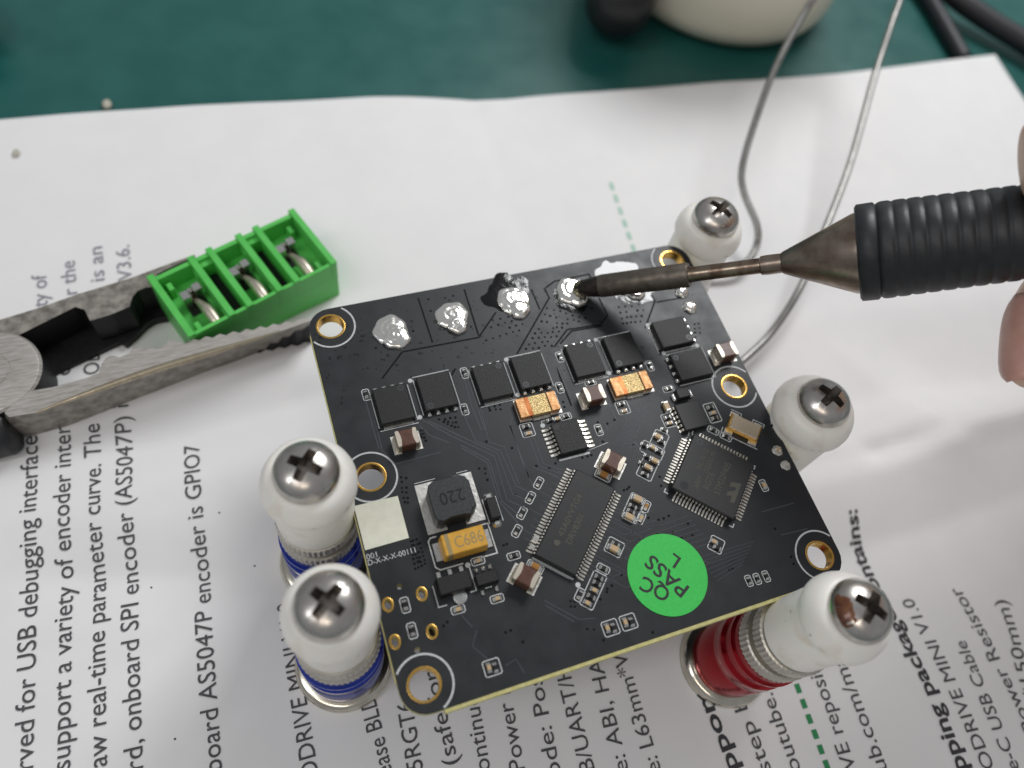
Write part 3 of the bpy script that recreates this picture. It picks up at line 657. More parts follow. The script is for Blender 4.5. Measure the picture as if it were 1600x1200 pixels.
# ---- crystal
kx, ky = b(1165, 666, 1.0); m = MB(); m.box(0, 0, .05, 4.9, 3.0, .55, .12); xt = tag(obj('crystal', m.mesh('crystal', 'gold'), bd, (kx, ky, 0), R(-43)), 'gold rimmed metal crystal can')
m = MB(); m.box(0, 0, .6, 4.4, 2.5, .38, .12); obj('lid', m.mesh('lid', 'crystalcap'), xt)
m = MB(); m.box(0, 0, .01, 1.3, .9, .12, .04); pm = m.mesh('solder_pad', 'padtin')
for sx in (-1, 1):
    for sy in (-1, 1): obj('solder_pad', pm, xt, (sx * 1.9, sy * 1.5, 0))
m = MB(); m.line([(-2.9, -1.2), (-2.9, -2.2), (2.9, -2.2)], .14, .03); m.line([(-2.6, 2.3), (-.9, 2.3), (-.9, 1.8)], .1, .03); m.line([(1.0, 1.8), (1.0, 2.3), (2.8, 2.3), (2.8, 1.6)], .1, .03); obj('silkscreen_outline', m.mesh('silkscreen_outline', 'silk', recalc=False), xt)

# ---- blank white label, serial lettering, QC sticker
A = [b(*p) for p in ((553, 791), (621.5, 775), (639, 840.5), (570.5, 860))]
m = MB(); m.prism(A, .015, .06); tag(obj('white_label', m.mesh('white_label', 'labelpaper'), bd), 'square cream white label beside the upper blue post')
text_flat('serial_lettering', '001', 'silk', bd, b(573.5, 875), b(590, 870), .72, .03); text_flat('serial_lettering', 'D-X-X-X-00111', 'silk', bd, b(576, 884), b(650, 863), .72, .03)
qc = (6.15, -22.35); m = MB(); m.lathe([(5.55, .02), (5.55, .09)], 64); st = tag(obj('inspection_sticker', m.mesh('inspection_sticker', 'greensticker'), bd, (*qc, 0)), 'round green QC PASS sticker')
def stxt(s, p0, p1, cap):
    a = b(*p0); c = b(*p1); text_flat('sticker_lettering', s, 'ink', st, (a[0] - qc[0], a[1] - qc[1]), (c[0] - qc[0], c[1] - qc[1]), cap, .10, .017)
stxt('QC', (1048, 921), (1005, 900), 2.0); stxt('PASS', (1077, 918), (1018, 866), 2.0); stxt('L', (1064, 873), (1052, 864), 1.8)

# ---- solder joints
def solder(px, py, r, lobes, seed, name='solder_joint', mat='solder', hgt=.68, n=84, swirl=.036):
    x0, y0 = b(px, py, .3); rnd = random.Random(seed); m = MB(); ext = r * 1.75; V = {}; P = []
    def hh(x, y):
        best = -1
        for lx, ly, lr, lh in lobes:
            d = math.hypot(x - lx * r, y - ly * r) / (lr * r); a = math.atan2(y - ly * r, x - lx * r)
            d *= 1 + .05 * math.sin(3 * a + seed) + .03 * math.sin(7 * a + 2 * seed)
            if d < 1:
                z = lh * hgt * math.sqrt(max(0, 1 - d * d)) ** .7
                z += swirl * lh * math.sin(d * 17 + a * 1.0 + seed) * (1 - d) ** .5 * min(1, d * 3)
                z += .03 * lh * noise.noise(Vector((x * 1.3 + seed * 3, y * 1.3, seed))); best = max(best, z)
        return best
    def vert(i, j):
        if (i, j) not in V:
            x = -ext + 2 * ext * i / n; y = -ext + 2 * ext * j / n; z = hh(x, y); V[i, j] = len(P); P.append((x, y, max(z, -.02)))
        return V[i, j]
    F = []
    for i in range(n):
        for j in range(n):
            q = [(i, j), (i + 1, j), (i + 1, j + 1), (i, j + 1)]
            if sum(hh(-ext + 2 * ext * a / n, -ext + 2 * ext * c / n) > 0 for a, c in q) >= 2: F.append(tuple(vert(*k) for k in q))
    m.add(P, F); me = m.mesh(name, mat, recalc=False); me.polygons.foreach_set('use_smooth', [True] * len(me.polygons)); return obj(name, me, bd, (x0, y0, 0))
solder(611, 517, 2.6, [(0, .1, 1, 1), (.18, -.42, .82, 1.25)], 1)
solder(708, 496, 2.55, [(0, .15, 1, 1), (.10, -.55, .62, 1.3)], 2.4)
solder(804, 472, 2.55, [(0, .2, 1, .9), (.15, -.55, .66, 1.3)], 4.2)
solder(894, 455, 2.5, [(0, .1, 1, 1), (.2, -.55, .62, 1.35)], 5.5)
solder(987, 446, 2.5, [(0, .15, 1, 1), (.1, -.55, .6, 1.2)], 7.3)
solder(1079, 479, 1.15, [(0, 0, 1, 1), (.4, -.1, .6, 1.1)], 3.1, hgt=.7, n=26); solder(1066, 455, 1.1, [(0, 0, 1, 1), (.3, .1, .6, 1.1)], 6.1, hgt=.7, n=26)
solder(1216, 703, .8, [(0, 0, 1, 1), (.5, .2, .5, 1)], 2.2, 'solder_pad', 'padtin', hgt=.08, n=20); solder(1229, 726, .75, [(0, 0, 1, 1), (-.4, .3, .6, 1)], 8.2, 'solder_pad', 'padtin', hgt=.08, n=20)
# ---- flux residue: thick pools behind the joints, droplets over the top strip
def flux(px, py, rx, ry, seed):
    x0, y0 = b(px, py); m = MB(); n = 120; P = {}; L = []
    f = lambda x, y: 1 - math.hypot(x / rx, y / ry) * (1 + .12 * math.sin(2 * math.atan2(y, x) + seed)) + .38 * noise.noise(Vector((x * .6 + seed, y * .6, seed))) + .05 * noise.noise(Vector((x * 1.9, y * 1.9, seed)))
    F = []
    def vert(i, j):
        if (i, j) not in P:
            x = (-1.4 + 2.8 * i / n) * rx; y = (-1.4 + 2.8 * j / n) * ry; h = f(x, y)
            P[i, j] = len(L); L.append((x, y, .008 + .018 * max(0, min(1, h * 3)) + (.003 * abs(noise.noise(Vector((x * 3.1, y * 3.1, seed + 3)))) if h > 0 else 0)))
        return P[i, j]
    for i in range(n):
        for j in range(n):
            if f((-1.4 + 2.8 * (i + .5) / n) * rx, (-1.4 + 2.8 * (j + .5) / n) * ry) > 0: F.append((vert(i, j), vert(i + 1, j), vert(i + 1, j + 1), vert(i, j + 1)))
    m.add(L, F); me = m.mesh('flux_residue', 'flux', recalc=False); me.polygons.foreach_set('use_smooth', [True] * len(me.polygons)); obj('flux_residue', me, bd, (x0, y0, 0))
flux(793, 450, 3.6, 2.5, 1.3); flux(777, 468, 1.9, 2.3, 4.4); flux(962, 426, 4.4, 1.9, 7.7); flux(985, 452, 3.1, 3.0, 12.0); flux(893, 462, 3.0, 3.0, 3.3)
m = MB()
for i in range(520):
    if i < 380: x = random.uniform(-31, 12); y = random.triangular(11, 28.6, 24)
    else: x = random.uniform(-14, 30); y = random.triangular(2, 28, 22)
    r = random.choice((.06, .08, .1, .13, .18, .26)) * random.uniform(.8, 1.2); k = 7; st_ = random.uniform(.7, 1.6)
    P = [(x + r * st_ * math.cos(2 * math.pi * q / k) * random.uniform(.8, 1.2), y + r * math.sin(2 * math.pi * q / k), .004) for q in range(k)] + [(x, y, .006 + r * .03)]
    if inside(x, y, .6) and clear(x, y): m.add(P, [(q, (q + 1) % k, k) for q in range(k)])
tag(obj('flux_droplet', m.mesh('flux_droplet', 'droplet', recalc=False), bd), None, None, None, 'stuff')
# parts on the underside, seen in the hole gaps and from the side
m = MB()
for x, y, sx, sy, h in ((-20, 20, 9, 9, 10), (0, 22, 30, 9, 11), (20, 21, 9, 9, 9), (-22, -20, 9, 8, 3.5), (5, -8, 12, 10, 3)): m.box(x, y, -TH - h, sx, sy, h, .4)
tag(obj('underside_connector', m.mesh('underside_connector', 'blackplastic'), bd), None)

# ================================================================== posts
def phillips():
    m = MB(); n = 56; prof = [(3.55, 0), (3.62, .35), (3.55, .9), (3.25, 1.55), (2.7, 2.1), (1.9, 2.5), (1.0, 2.7), (.35, 2.76)]
    m.lathe(prof, n); head = obj('tmp', m.mesh('screw_head', ['screwsteel', 'recess'], False))
    c = MB()
    def cross(a, wd, q):
        out = []
        for k in range(4):
            ca, sa = math.cos(k * math.pi / 2), math.sin(k * math.pi / 2)
            for x, y in ((a, -wd), (a, wd), (wd + q * .55, wd + .06), (wd + q * .12, wd + q * .12), (wd + .06, wd + q * .55)): out.append((x * ca - y * sa, x * sa + y * ca))
        return out
    c.prism(cross(1.1, .30, .25), 1.0, 3.4, cross(2.35, .62, .7), mi=0)
    cut = obj('tmp2', c.mesh('cut', ['screwsteel', 'recess'], False))
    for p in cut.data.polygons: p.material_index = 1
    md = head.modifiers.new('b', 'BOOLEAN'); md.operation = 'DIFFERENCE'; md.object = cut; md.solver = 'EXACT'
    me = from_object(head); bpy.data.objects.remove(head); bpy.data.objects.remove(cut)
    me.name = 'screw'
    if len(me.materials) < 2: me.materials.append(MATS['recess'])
    smooth_mesh(me, 32); return me
SCREW = phillips()
def arc(r, z, rr, a0, a1, n=6): return [(r + rr * math.cos(R(a0 + (a1 - a0) * i / n)), z + rr * math.sin(R(a0 + (a1 - a0) * i / n))) for i in range(n + 1)]
def post(axis, ztop, colour, label, D=5.5, rot=0, rust=False, sl=10.4, base=None):
    o = thing('holder_post', label, 'post', (axis[0], axis[1], 1.6), 'posts holding the circuit board')
    H = ztop - 1.6
    if base is not None:               # this one leans: foot and head do not stand one above the other
        o.location = base * U; o.rotation_mode = 'QUATERNION'; o.rotation_quaternion = Vector((0, 0, 1)).rotation_difference(Vector((axis[0] - base.x, axis[1] - base.y, H)))
    zs = H - 2.5                       # underside of screw
    zd = zs - 3.8                      # underside of white cap
    zr2 = zd - sl; zr1 = zr2 - 6.3    # knurled rings
    m = MB(); m.lathe([(6.7, 0), (7.15, .5)] + arc(6.1, 1.9, 1.1, -10, 90) + [(6.1, 3.2), (5.4, 3.3)], 64); obj('base', m.mesh('base', 'nickel', True, 50), o)
    if zr1 > 8:
        z0 = 3.3; z1 = zr1; r = 5.85; k = z1 - z0
        prof = [(r - .2, z0), (r, z0 + .2), (r, z0 + k * .42), (r - .16, z0 + k * .45), (r - .16, z0 + k * .52), (r, z0 + k * .55), (r, z0 + k * .66), (r - .45, z0 + k * .70), (r - .45, z0 + k * .80), (r - .05, z0 + k * .84), (r - .05, z0 + k * .88), (r - .4, z0 + k * .91), (r - .4, z1)]
        m = MB(); m.lathe(prof, 64); obj('collar', m.mesh('collar', colour, True, 25), o)
    m = MB(); m.lathe([(5.0, zr1), (5.5, zr1 + .1), (5.5, zr1 + 2.3), (5.2, zr1 + 2.5), (4.3, zr1 + 2.55)], 96, knurl=(1, 2, .12)); obj('knurled_ring', m.mesh('knurled_ring', 'ringmetal', True, 12), o)
    m = MB(); m.lathe([(4.3, zr1 + 2.4), (4.3, zr2 + .05)], 40); obj('neck', m.mesh('neck', 'nickel', True), o)
    m = MB(); m.lathe([(4.3, zr2 - 2.4), (5.0, zr2 - 2.4), (5.4, zr2 - 2.25), (5.4, zr2 - .1), (5.1, zr2 + .06)], 96, knurl=(1, 3, .12)); obj('knurled_ring', m.mesh('knurled_ring', 'ringmetal', True, 12), o)
    rs = D * .89
    m = MB(); m.lathe([(rs - .4, zr2 + .1)] + arc(rs - .35, zr2 + .5, .35, -80, 0, 4) + [(rs, zd - .9), (rs - .12, zd - .55), (rs - .4, zd - .3), (rs - .5, zd + .05)], 56); sl = obj('sleeve', m.mesh('sleeve', 'whiteplastic', True, 50), o)
    m = MB(); m.lathe([(rs - .5, zd)] + arc(D - .35, zd + .35, .35, -88, 0, 6) + [(D - .02, zd + 1.1), (D - .16, zd + 1.7), (D - .42, zd + 2.4), (D - .78, zd + 3.05), (D - 1.2, zd + 3.55), (3.95, zd + 3.78), (3.5, zd + 3.79), (3.2, zs)], 64)
    cap = obj('cap', m.mesh('cap', 'whiteplastic', True, 60), o)
    for k in range(16):                # small scuffs and stains stuck in the plastic
        a = random.uniform(0, 6.28); zz = random.uniform(zd - 5, zd - 1.2) if k % 2 else zd + random.uniform(.55, 1.05); rr = (rs if k % 2 else D) + .005
        mm = MB(); da = random.uniform(.008, .05) * (1 if random.random() < .8 else 2.2); dz = random.uniform(.03, .16)
        mm.add([(rr * math.cos(a + da * i), rr * math.sin(a + da * i), zz + dz * j) for i, j in ((-1, 0), (0, -1), (1, -.2), (.4, 1))], [(0, 1, 2, 3)]); obj('scuff', mm.mesh('scuff', 'stain', recalc=False), sl if k % 2 else cap)
    s = obj('screw', SCREW, o, (0, 0, zs), rot); s.scale = (1.08, 1.08, 1.08)
    if rust:
        mm = MB(); P = [(0, 0, 0)]; n = 22; prof = [(3.62, .35), (3.55, .9), (3.25, 1.55), (2.7, 2.1), (1.9, 2.5)]
        def pz(r):
            for (r0, z0), (r1, z1) in zip(prof, prof[1:]):
                if r1 <= r <= r0: return z0 + (z1 - z0) * (r - r0) / (r1 - r0)
            return 2.5
        G = []; F = []
        for i in range(15):
            for j in range(9):
                a = R(rust) - rot + (i / 14 - .5) * 1.25 * (1 - .25 * abs(j / 8 - .5)); r = 3.58 - j / 8 * 1.45
                G.append((r * math.cos(a), r * math.sin(a), pz(r) + .035 + .02 * noise.noise(Vector((a * 5, r * 2, 1)))))
        for i in range(14):
            for j in range(8):
                if noise.noise(Vector((i * .31, j * .4, 3))) + .9 - ((i - 7) / 7) ** 2 * 1.1 - ((j - 3.5) / 4.5) ** 2 * .5 > 0: F.append((i * 9 + j, i * 9 + j + 1, i * 9 + 10 + j, i * 9 + 9 + j))
        mm.add(G, F); obj('rust_patch', mm.mesh('rust_patch', 'rust', True, 80, recalc=False), s)
    return o
p = at(513, 945, ZB + 13.6); post((p.x, p.y), ZB + 15, 'blue', 'nearest post with blue collar and clean screw, by the lower left hole', 5.5, R(38))
p = at(478, 735, ZB + 13.1); post((p.x, p.y), ZB + 14.5, 'blue', 'post with blue collar beside the cream white label, farther of the blue pair', 5.8, R(52))
p = at(1350, 953, ZB + 13.6); post((p.x, p.y), ZB + 15, 'red', 'post with red collar and rusty screw head', 5.6, R(38), 168, base=at(1125, 1034, 1.6))
p = at(1291, 626, ZB + 6.9); post((p.x, p.y), ZB + 8.2, 'blue', 'white capped post at the middle of the right board edge', 6.1, R(25), sl=13)
p = at(1121, 336, ZB + 5.9); post((p.x, p.y), ZB + 7.2, 'blue', 'white capped post at the far right corner behind the iron tip', 5.7, R(30), sl=13)

# ================================================================== green terminal block
ZT = 13.0
tl, trr, br, bl = [at(*p, ZT) for p in ((240, 433), (471, 322), (516, 416), (285, 530))]
cen = (tl + trr + br + bl) / 4; ax = ((trr - tl) + (br - bl)).normalized(); LT = ((trr - tl).length + (br - bl).length) / 2; WT = ((tl - bl).dot(Vector((-ax.y, ax.x, 0))) + (trr - br).dot(Vector((-ax.y, ax.x, 0)))) / 2
tb = thing('terminal_block', 'bright green three way screw terminal block gripped by the pliers', 'terminal block', (cen.x, cen.y, 1.8)); tb.rotation_euler = (0, 0, math.atan2(ax.y, ax.x))
HT = ZT - 1.8; wl = 1.15; pit = (LT - 1.0) / 3
def g(m, x0, x1, y0, y1, z0, z1): m.box((x0 + x1) / 2, (y0 + y1) / 2, z0, x1 - x0, y1 - y0, z1 - z0, .07)
m = MB(); hw = WT / 2; hl = LT / 2; d = 4.0
g(m, -hl, hl, -hw, hw, 0, HT - d)                     # solid lower body
g(m, -hl + wl, hl - wl, hw - .9, hw, HT - d, HT - .25); g(m, -hl + wl, hl - wl, -hw, -hw + .7, HT - d, HT - .25)
walls = [-hl + wl / 2, hl - wl / 2]
for k in (0, 1):
    c = -hl + .5 + pit * (k + 1); walls += [c - 1.7, c + 1.7]
for x in walls: g(m, x - wl / 2, x + wl / 2, -hw - .04, hw + .55, HT - d - .5, HT + .12)
for k in range(3):
    c = -hl + .5 + pit * (k + .5)
    for sx in (-1, 1):
        for sy in (-1, 1): g(m, c + sx * 2.55 - .45, c + sx * 2.55 + .45, sy * (hw - 2.2) - .8, sy * (hw - 2.2) + .8, HT - d - .1, HT - 1.5)
obj('housing', m.mesh('housing', 'green'), tb)
for k in (0, 1):
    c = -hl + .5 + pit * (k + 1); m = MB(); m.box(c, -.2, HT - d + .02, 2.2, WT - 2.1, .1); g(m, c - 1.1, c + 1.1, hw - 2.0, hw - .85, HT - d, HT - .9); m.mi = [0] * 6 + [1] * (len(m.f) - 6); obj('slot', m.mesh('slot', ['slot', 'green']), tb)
for k in range(3):
    c = -hl + .5 + pit * (k + .5)
    m = MB(); m.box(c - .2, .9, HT - d + .02, 3.6, 4.2, .06); obj('shaded_opening', m.mesh('shaded_opening', 'slot'), tb)  # black plate: the well's opening plus the shade round it, painted as colour
    m = MB(); m.tube(catmull([(c - .5, 1.9, HT - d + .3), (c - .35, 1.3, HT - 3.4), (c - .1, .1, HT - 2.4), (c + .15, -1.6, HT - 1.9), (c + .3, -3.2, HT - 1.6), (c + .35, -hw + .8, HT - 1.9)], 5), [.45] * 8 + [.46, .48, .52, .56, .62, .68, .74, .8, .86, .92, .97, 1.0, 1.02, 1.04, 1.04, 1.0, .95, .8], 14); obj('tinned_pin', m.mesh('tinned_pin', 'capend', True, 60), tb)
    m = MB(); m.box(c - 1.5, 1.2, HT - d + .1, 1.5, 1.7, 3.4, .12); m.box(c + .85, 1.8, HT - d + .1, 1.5, 1.5, 3.4, .12); m.lathe([(.55, HT - d + .1), (.5, HT - 1.4), (.3, HT - 1.2)], 14, (c - .35, 2.3, 0)); obj('clamp', m.mesh('clamp', 'tin'), tb)

# ================================================================== pliers
pf = lambda L, z: [(lambda q: (q.x, q.y))(at(*p, z)) for p in zm(L, 0, 300, .35)]
ZP = 13.5
pl0 = at(60, 590, 0); pr_ = thing('pliers', 'steel pliers with open notched jaws gripping the green terminal block', 'pliers', (pl0.x, pl0.y, 1.7))
def pobj(name, m, mats, par=pr_, smooth=False, angle=30): return obj(name, m.mesh(name, mats, smooth, angle, off=(pl0.x, pl0.y, 1.7)), par)
# upper jaw: light top face, dark inner wall
uj_out = [(-160, 625), (0, 570), (180, 515), (350, 455), (580, 385), (760, 318), (868, 280)]; uj_in = [(850, 296), (700, 366), (690, 405), (690, 425), (655, 425), (615, 440), (590, 470), (578, 512), (500, 545), (402, 575), (378, 525), (335, 513), (82, 640), (-160, 720)]
ZU = 11.5; top = pf(uj_out, ZU) + pf(uj_in, ZU)
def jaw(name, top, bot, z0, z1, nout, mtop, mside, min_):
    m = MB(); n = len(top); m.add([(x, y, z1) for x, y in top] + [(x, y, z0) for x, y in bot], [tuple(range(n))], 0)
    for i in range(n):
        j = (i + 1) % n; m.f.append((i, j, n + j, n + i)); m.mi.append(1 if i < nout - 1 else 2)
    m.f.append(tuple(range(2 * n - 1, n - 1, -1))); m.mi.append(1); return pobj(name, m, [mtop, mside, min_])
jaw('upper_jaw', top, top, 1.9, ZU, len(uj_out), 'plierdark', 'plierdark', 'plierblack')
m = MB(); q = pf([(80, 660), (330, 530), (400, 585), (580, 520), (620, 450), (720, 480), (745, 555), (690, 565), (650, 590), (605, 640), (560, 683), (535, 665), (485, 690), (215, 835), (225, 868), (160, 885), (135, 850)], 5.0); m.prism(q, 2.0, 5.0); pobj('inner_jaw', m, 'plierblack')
lj_in = [(150, 885), (232, 872), (380, 832), (440, 808), (452, 770), (472, 742), (492, 728), (535, 738), (575, 722), (600, 690), (650, 694), (690, 700), (735, 685), (765, 655), (800, 672)] + [(800 + 30 * k, 672 - 5.6 * k + (7 if k % 2 else -5)) for k in range(1, 19)] + [(1380, 565)]
lj_edge = [(1395, 572), (1250, 622), (1000, 700), (700, 790), (400, 895), (160, 985), (40, 1005), (20, 985), (95, 905), (135, 885)]
lj_bot = [(1390, 640), (1250, 690), (1000, 790), (700, 910), (330, 1055), (130, 1112), (60, 1120), (20, 1000), (95, 915), (135, 895)]
top = pf(lj_in, ZP - 1.5) + pf(lj_edge, ZP - 1.5); bot = pf(lj_in, 3.0) ; bot = [top[i] for i in range(len(lj_in))] + pf(lj_bot, 3.0)
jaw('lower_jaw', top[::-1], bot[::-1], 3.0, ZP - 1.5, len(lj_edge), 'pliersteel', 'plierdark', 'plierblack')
m = MB(); ed = [(x, y, ZP - 1.5) for x, y in pf(lj_edge[1:6], ZP - 1.5)]; m.tube(catmull(ed, 5), [.1 + .5 * math.sin(math.pi * (i / 20)) for i in range(21)], 8); pobj('jaw_edge_glint', m, 'edgeglint', pr_, True, 60)  # added tube that paints the bright highlight along the lower jaw's edge
pv = at(-20, 580, ZP - 1.1); m = MB(); m.lathe([(7.5, -9.8), (7.5, .14)], 64, (pv.x, pv.y, pv.z - .9)); pobj('pivot_boss', m, 'plierblack', pr_, True, 30); m = MB(); m.lathe([(7.5, .0), (7.15, .42), (6.9, .5), (3.2, .5), (3.1, .38), (2.9, .38), (2.8, .52), (.5, .55)], 64, (pv.x, pv.y, pv.z - .75)); pobj('pivot', m, 'pliersteel', pr_, True, 30)
m = MB(); hp = [at(28, 668, 7), at(20, 670, 7), at(0, 674, 7), at(-60, 690, 7), at(-160, 715, 8)]; m.tube(catmull(hp, 4), [1.5, 2.6, 3.2, 3.6, 3.8] + [4.1] * 12, 18); pobj('handle', m, 'grip', pr_, True, 60)
m = MB(); q = pf([(-120, 560), (-60, 700), (-500, 760), (-520, 600)], 9.0); m.prism(q, 2.2, 10.0); pobj('handle', m, 'grip')

# ================================================================== soldering iron
T0 = at(898, 452, ZB + .9); G0 = at(1340, 396, ZB + 22.5); IA = (G0 - T0).normalized(); GL = (G0 - T0).length
def s_px(x):
    lo, hi = 0.0, 140.0
    for _ in range(50):
        mid = (lo + hi) / 2
        if proj(T0 + IA * mid)[0] < x: lo = mid
        else: hi = mid
    return lo
iron = thing('soldering_iron', 'soldering iron with ribbed black grip and its tip on a solder joint', 'soldering iron', tuple(T0))
iron.rotation_mode = 'QUATERNION'; iron.rotation_quaternion = IA.to_track_quat('Z', 'Y')
s1, s2, s3, s4 = s_px(1077), s_px(1188), s_px(1222), s_px(1338)
m = MB(); m.lathe([(.25, -.1), (.8, .25), (1.25, 1.2), (1.5, 2.6), (1.72, 4.2)], 28); obj('tip_end', m.mesh('tip_end', 'irondark', True, 60), iron)
m = MB(); m.lathe([(.3, -.2), (.95, .2), (1.2, .7), (1.36, 1.3), (1.2, 1.5)], 24); m.v = [(x + .12, y - .1, z + .12 * math.sin(4 * math.atan2(y, x))) for x, y, z in m.v]; obj('tinning', m.mesh('tinning', 'oldsolder', True, 60), iron)
m = MB(); m.lathe([(1.70, 4.2), (1.78, 4.5), (1.86, s1 - .3), (1.75, s1)], 28); obj('tip_shaft', m.mesh('tip_shaft', 'irontip', True), iron)
m = MB(); m.lathe([(1.22, s1 - .1), (1.12, s1 + 1), (1.12, s2 + .3)], 24); obj('tip_rod', m.mesh('tip_rod', 'ironrod', True), iron)
m = MB(); m.lathe([(1.2, s2), (1.35, s2 + .15), (1.42, s2 + 1), (1.38, s3 - .1), (1.6, s3 + .2), (5.45, s4 - .2), (5.5, s4 + .6)], 48); obj('metal_cone', m.mesh('metal_cone', 'ironcone', True, 25), iron)
m = MB(); prof = [(5.2, s4 + .2), (6.15, s4 + .1), (6.55, s4 + .4), (6.55, s4 + 2.4), (6.2, s4 + 2.7)]; z = s4 + 2.9
for k in range(30):
    r = 6.5 - k * .06; r = max(r, 5.2)
    prof += [(r - .15, z), (r - .045, z + .2), (r, z + .5), (r, z + 1.15), (r - .045, z + 1.45), (r - .15, z + 1.65)]; z += 1.78
prof += [(5.0, z), (5.0, z + 25), (4.0, z + 27)]
m.lathe(prof, 56); obj('grip', m.mesh('grip', 'ironrubber', True, 55), iron)

# ================================================================== hand on the grip
def skin_mesh(name, verts, edges, rad, mat, sub=2):
    me = bpy.data.meshes.new(name); me.from_pydata([tuple(Vector(v) * U) for v in verts], edges, [])
    o = bpy.data.objects.new(name, me); COL.objects.link(o); md = o.modifiers.new('s', 'SKIN')
    sv = me.skin_vertices[0].data
    for i, r in enumerate(rad): sv[i].radius = (r * U, r * U); sv[i].use_root = (i == 0)
    o.modifiers.new('ss', 'SUBSURF').levels = sub; o.modifiers['ss'].render_levels = sub
    r = from_object(o); bpy.data.objects.remove(o); r.materials.clear(); r.materials.append(MATS[mat]); smooth_mesh(r, 180); return r
side = IA.cross(Vector((0, 0, 1))).normalized(); upv = side.cross(IA).normalized()      # side points to the camera side of the iron
def ia(s, a, r):              # point round the iron's axis: a = 0 up, 90 camera side
    return T0 + IA * s + (upv * math.cos(R(a)) + side * math.sin(R(a))) * r
sH = s_px(1600)
wr = ia(sH + 75, 20, 52)
V = [Vector((127, 20, ZB + 46)), Vector((200, 6, ZB + 44)), Vector((113, 22, ZB + 56))]; E = [(0, 1), (0, 2)]; RD = [17, 19, 13]
def finger(pts, rads, root=2):
    k = len(V); V.extend(pts); RD.extend(rads); E.append((root, k)); E.extend((k + i, k + i + 1) for i in range(len(pts) - 1))
finger([at_depth(1830, 215, 92), at_depth(1735, 232, 90), at_depth(1655, 245, 90), at_depth(1608, 255, 92), at_depth(1590, 258, 92.5)], [7.5, 6.6, 6.2, 5.4, 3.6])            # thumb, over the top
finger([at_depth(1830, 400, 100), at_depth(1730, 425, 104), at_depth(1666, 455, 104), at_depth(1640, 515, 103), at_depth(1636, 576, 101), at_depth(1637, 602, 100)], [8, 6.8, 6.2, 6.0, 5.4, 3.8], 0)   # index, behind the grip
finger([ia(sH + 44, 80, 26), ia(sH + 36, 120, 21), ia(sH + 26, 150, 15.5), ia(sH + 22, 180, 13.5)], [8.5, 7.6, 6.8, 5.5], 0)              # middle
finger([ia(sH + 54, 90, 26), ia(sH + 48, 130, 21), ia(sH + 40, 165, 15.5), ia(sH + 37, 195, 13.5)], [8.2, 7.2, 6.4, 5.2], 0)              # ring
finger([ia(sH + 64, 95, 25), ia(sH + 60, 130, 20), ia(sH + 54, 165, 15), ia(sH + 52, 190, 13)], [7.2, 6.2, 5.4, 4.4], 0)                  # little
hb = ia(sH + 20, 0, 0); hand = thing('person', 'bare fingers holding the black iron grip at the right edge', 'person', tuple(hb))
hm = skin_mesh('hand', [Vector(v) - hb for v in V], E, RD, 'skin'); obj('hand', hm, hand)
nc = at_depth(1584, 524, 100.2); m = MB(); nd = (at_depth(1580, 592, 99.4) - at_depth(1590, 456, 102)); nl = nd.length / 2; nd.normalize(); nv = (RM @ Vector((-1, .05, -.45))).normalized(); nw = nd.cross(nv).normalized(); nv = nw.cross(nd).normalized() if nw.cross(nd).dot(nv) > 0 else -nw.cross(nd).normalized()
P = []; F = []
for i in range(13):
    for j in range(9):
        t = -1 + 2 * i / 12; a = (-1 + 2 * j / 8) * .95; wq = 3.8 * max(.12, 1 - abs(t) ** 4) ** .5; P.append(tuple(nc - hb + nd * (t * nl) + nw * (wq * math.sin(a)) + nv * (wq * (math.cos(a) - 1) - .35 * t * t)))
for i in range(12):
    for j in range(8): F.append((i * 9 + j, i * 9 + j + 1, i * 9 + 10 + j, i * 9 + 9 + j))
m.add(P, F); no = obj('nail', m.mesh('nail', 'nail', True, 80), hand); no.modifiers.new('t', 'SOLIDIFY').thickness = .35 * U

# ================================================================== solder wire
W = [at(1172, 560, 10), at(1158, 566, 8), at(1205, 520, 9), at(1250, 450, 12), at(1292, 352, 14), at(1330, 250, 16), at(1366, 120, 20), at(1392, 40, 24), at(1412, -30, 28), at(1400, -120, 34), at(1330, -130, 38), at(1290, -30, 34), at(1262, 12, 30), at(1214, 100, 24), at(1180, 190, 18), at(1160, 260, 14), at(1162, 300, 12), at(1182, 350, 10), at(1183, 380, 8), at(1168, 408, 7), at(1140, 424, 6), at(1100, 434, 5), at(1050, 455, 4)]
W = W[1:]
m = MB(); m.tube(catmull(W, 10), .72, 12); wb = W[0]
o = obj('solder_wire', m.mesh('solder_wire', 'wire', True, 80, off=tuple(wb)), None, tuple(wb)); tag(o, 'thin grey solder wire looping up from behind the board', 'solder wire')

# ================================================================== things at the back of the mat
c = at(1142, 66, 0); ctr = (c.x + 7, c.y + 25)
m = MB(); m.lathe([(22, 0)] + arc(24, 7.5, 7.5, -80, 0, 8) + [(32.2, 20), (32.5, 48), (31, 50), (29, 48)], 72); cup = thing('white_container', 'rounded cream white container standing at the back of the mat', 'container', (*ctr, -.5)); obj('body', m.mesh('body', 'cream', True, 60), cup)
m = MB(); m.lathe([(30.4, 44), (30.2, 45.5), (5, 46)], 48); obj('lid', m.mesh('lid', 'cream', True, 40), cup)
k0 = at(963, 38, 9); k1 = at(985, -110, 14); m = MB(); dv = (k1 - k0).normalized(); pts = [k0 + dv * t for t in (0, .6, 2, 4.5, 8, 20, 45)]
m.tube(pts, [1.2, 4.2, 6.4, 8, 8.6, 8.8, 8.4], 28); tag(obj('rounded_tool', m.mesh('rounded_tool', 'blackplastic', True, 60, off=tuple(pts[0])), None, tuple(pts[0])), 'blurred black rounded handle left of the white container', 'tool')
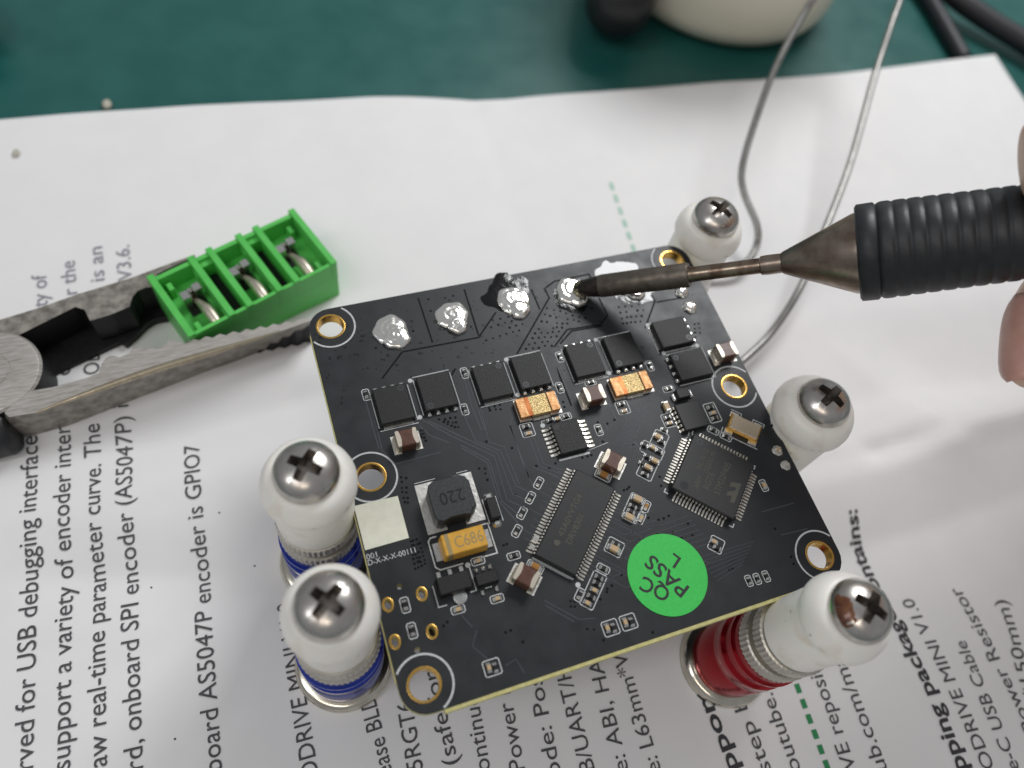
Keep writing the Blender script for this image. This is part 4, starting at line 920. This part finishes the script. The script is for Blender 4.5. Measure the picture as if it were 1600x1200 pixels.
m = MB(); q = catmull([at(1425, -40, 2.2), at(1452, 0, 1.9), at(1478, 45, 1.6), at(1500, 84, 1.2), at(1504, 92, 1.0)], 6); m.tube(q, 2.3, 14)
# lift the ends so that the lead slips under the corner of the sheet
m.v = [(x, y, z if z > -.5 else -.5) for x, y, z in m.v]
tag(obj('cable', m.mesh('cable', 'cable', True, 80, off=tuple(q[0])), None, tuple(q[0])), 'thin black lead running down to the top edge of the sheet', 'cable')
m = MB(); q = catmull([at(1440, -60, 6), at(1490, -8, 5), at(1545, 32, 4), at(1600, 66, 3.5), at(1680, 118, 3), at(1760, 150, 3)], 6); m.tube(q, 2.9, 14)
tag(obj('cable', m.mesh('cable', 'cable', True, 80, off=tuple(q[0])), None, tuple(q[0])), 'thicker black lead crossing the top right corner', 'cable')
p = at(-30, 20, 6); m = MB(); m.lathe([(3, -6), (7, -5), (9, 0), (7, 5), (3, 6.5)], 28); tag(obj('dark_object', m.mesh('dark_object', 'blackplastic', True, 60), None, (p.x - 6.5, p.y, 5.5)), 'out of focus dark object at the top left corner', 'object')
def crumb(px, py, z, r, label):
    q = at(px, py, z); m = MB(); V_ = []
    bm = bmesh.new(); bmesh.ops.create_icosphere(bm, subdivisions=2, radius=1)
    m.add([(v.co.x * r * (1 + .4 * noise.noise(v.co * 1.7 + Vector((px, py, 0)))), v.co.y * r * 1.5 * (1 + .3 * noise.noise(v.co * 2.1)), r * .55 + v.co.z * r * .55) for v in bm.verts], [tuple(v.index for v in f.verts) for f in bm.faces]); bm.free()
    tag(obj('crumb', m.mesh('crumb', 'crumb', True, 80), None, (q.x, q.y, q.z)), label, 'crumb')
crumb(168, 166, -.5, .95, 'pale crumb on the teal mat just above the sheet'); q = at(26, 241, 1.6); crumb(26, 241, paper_z(q.x, q.y), .65, 'small grey crumb on the paper near the left edge')
for px, py in ((346, 807), (398, 884), (275, 1155), (236, 918)):
    q = at(px, py, 1.6); m = MB(); m.disc(0, 0, 0, .17, 7); m.v = [(x * random.uniform(.6, 1.5), y, 0) for x, y, z in m.v]; obj('speck', m.mesh('speck', 'print', recalc=False), sheet, (q.x, q.y, paper_z(q.x, q.y) + .04))
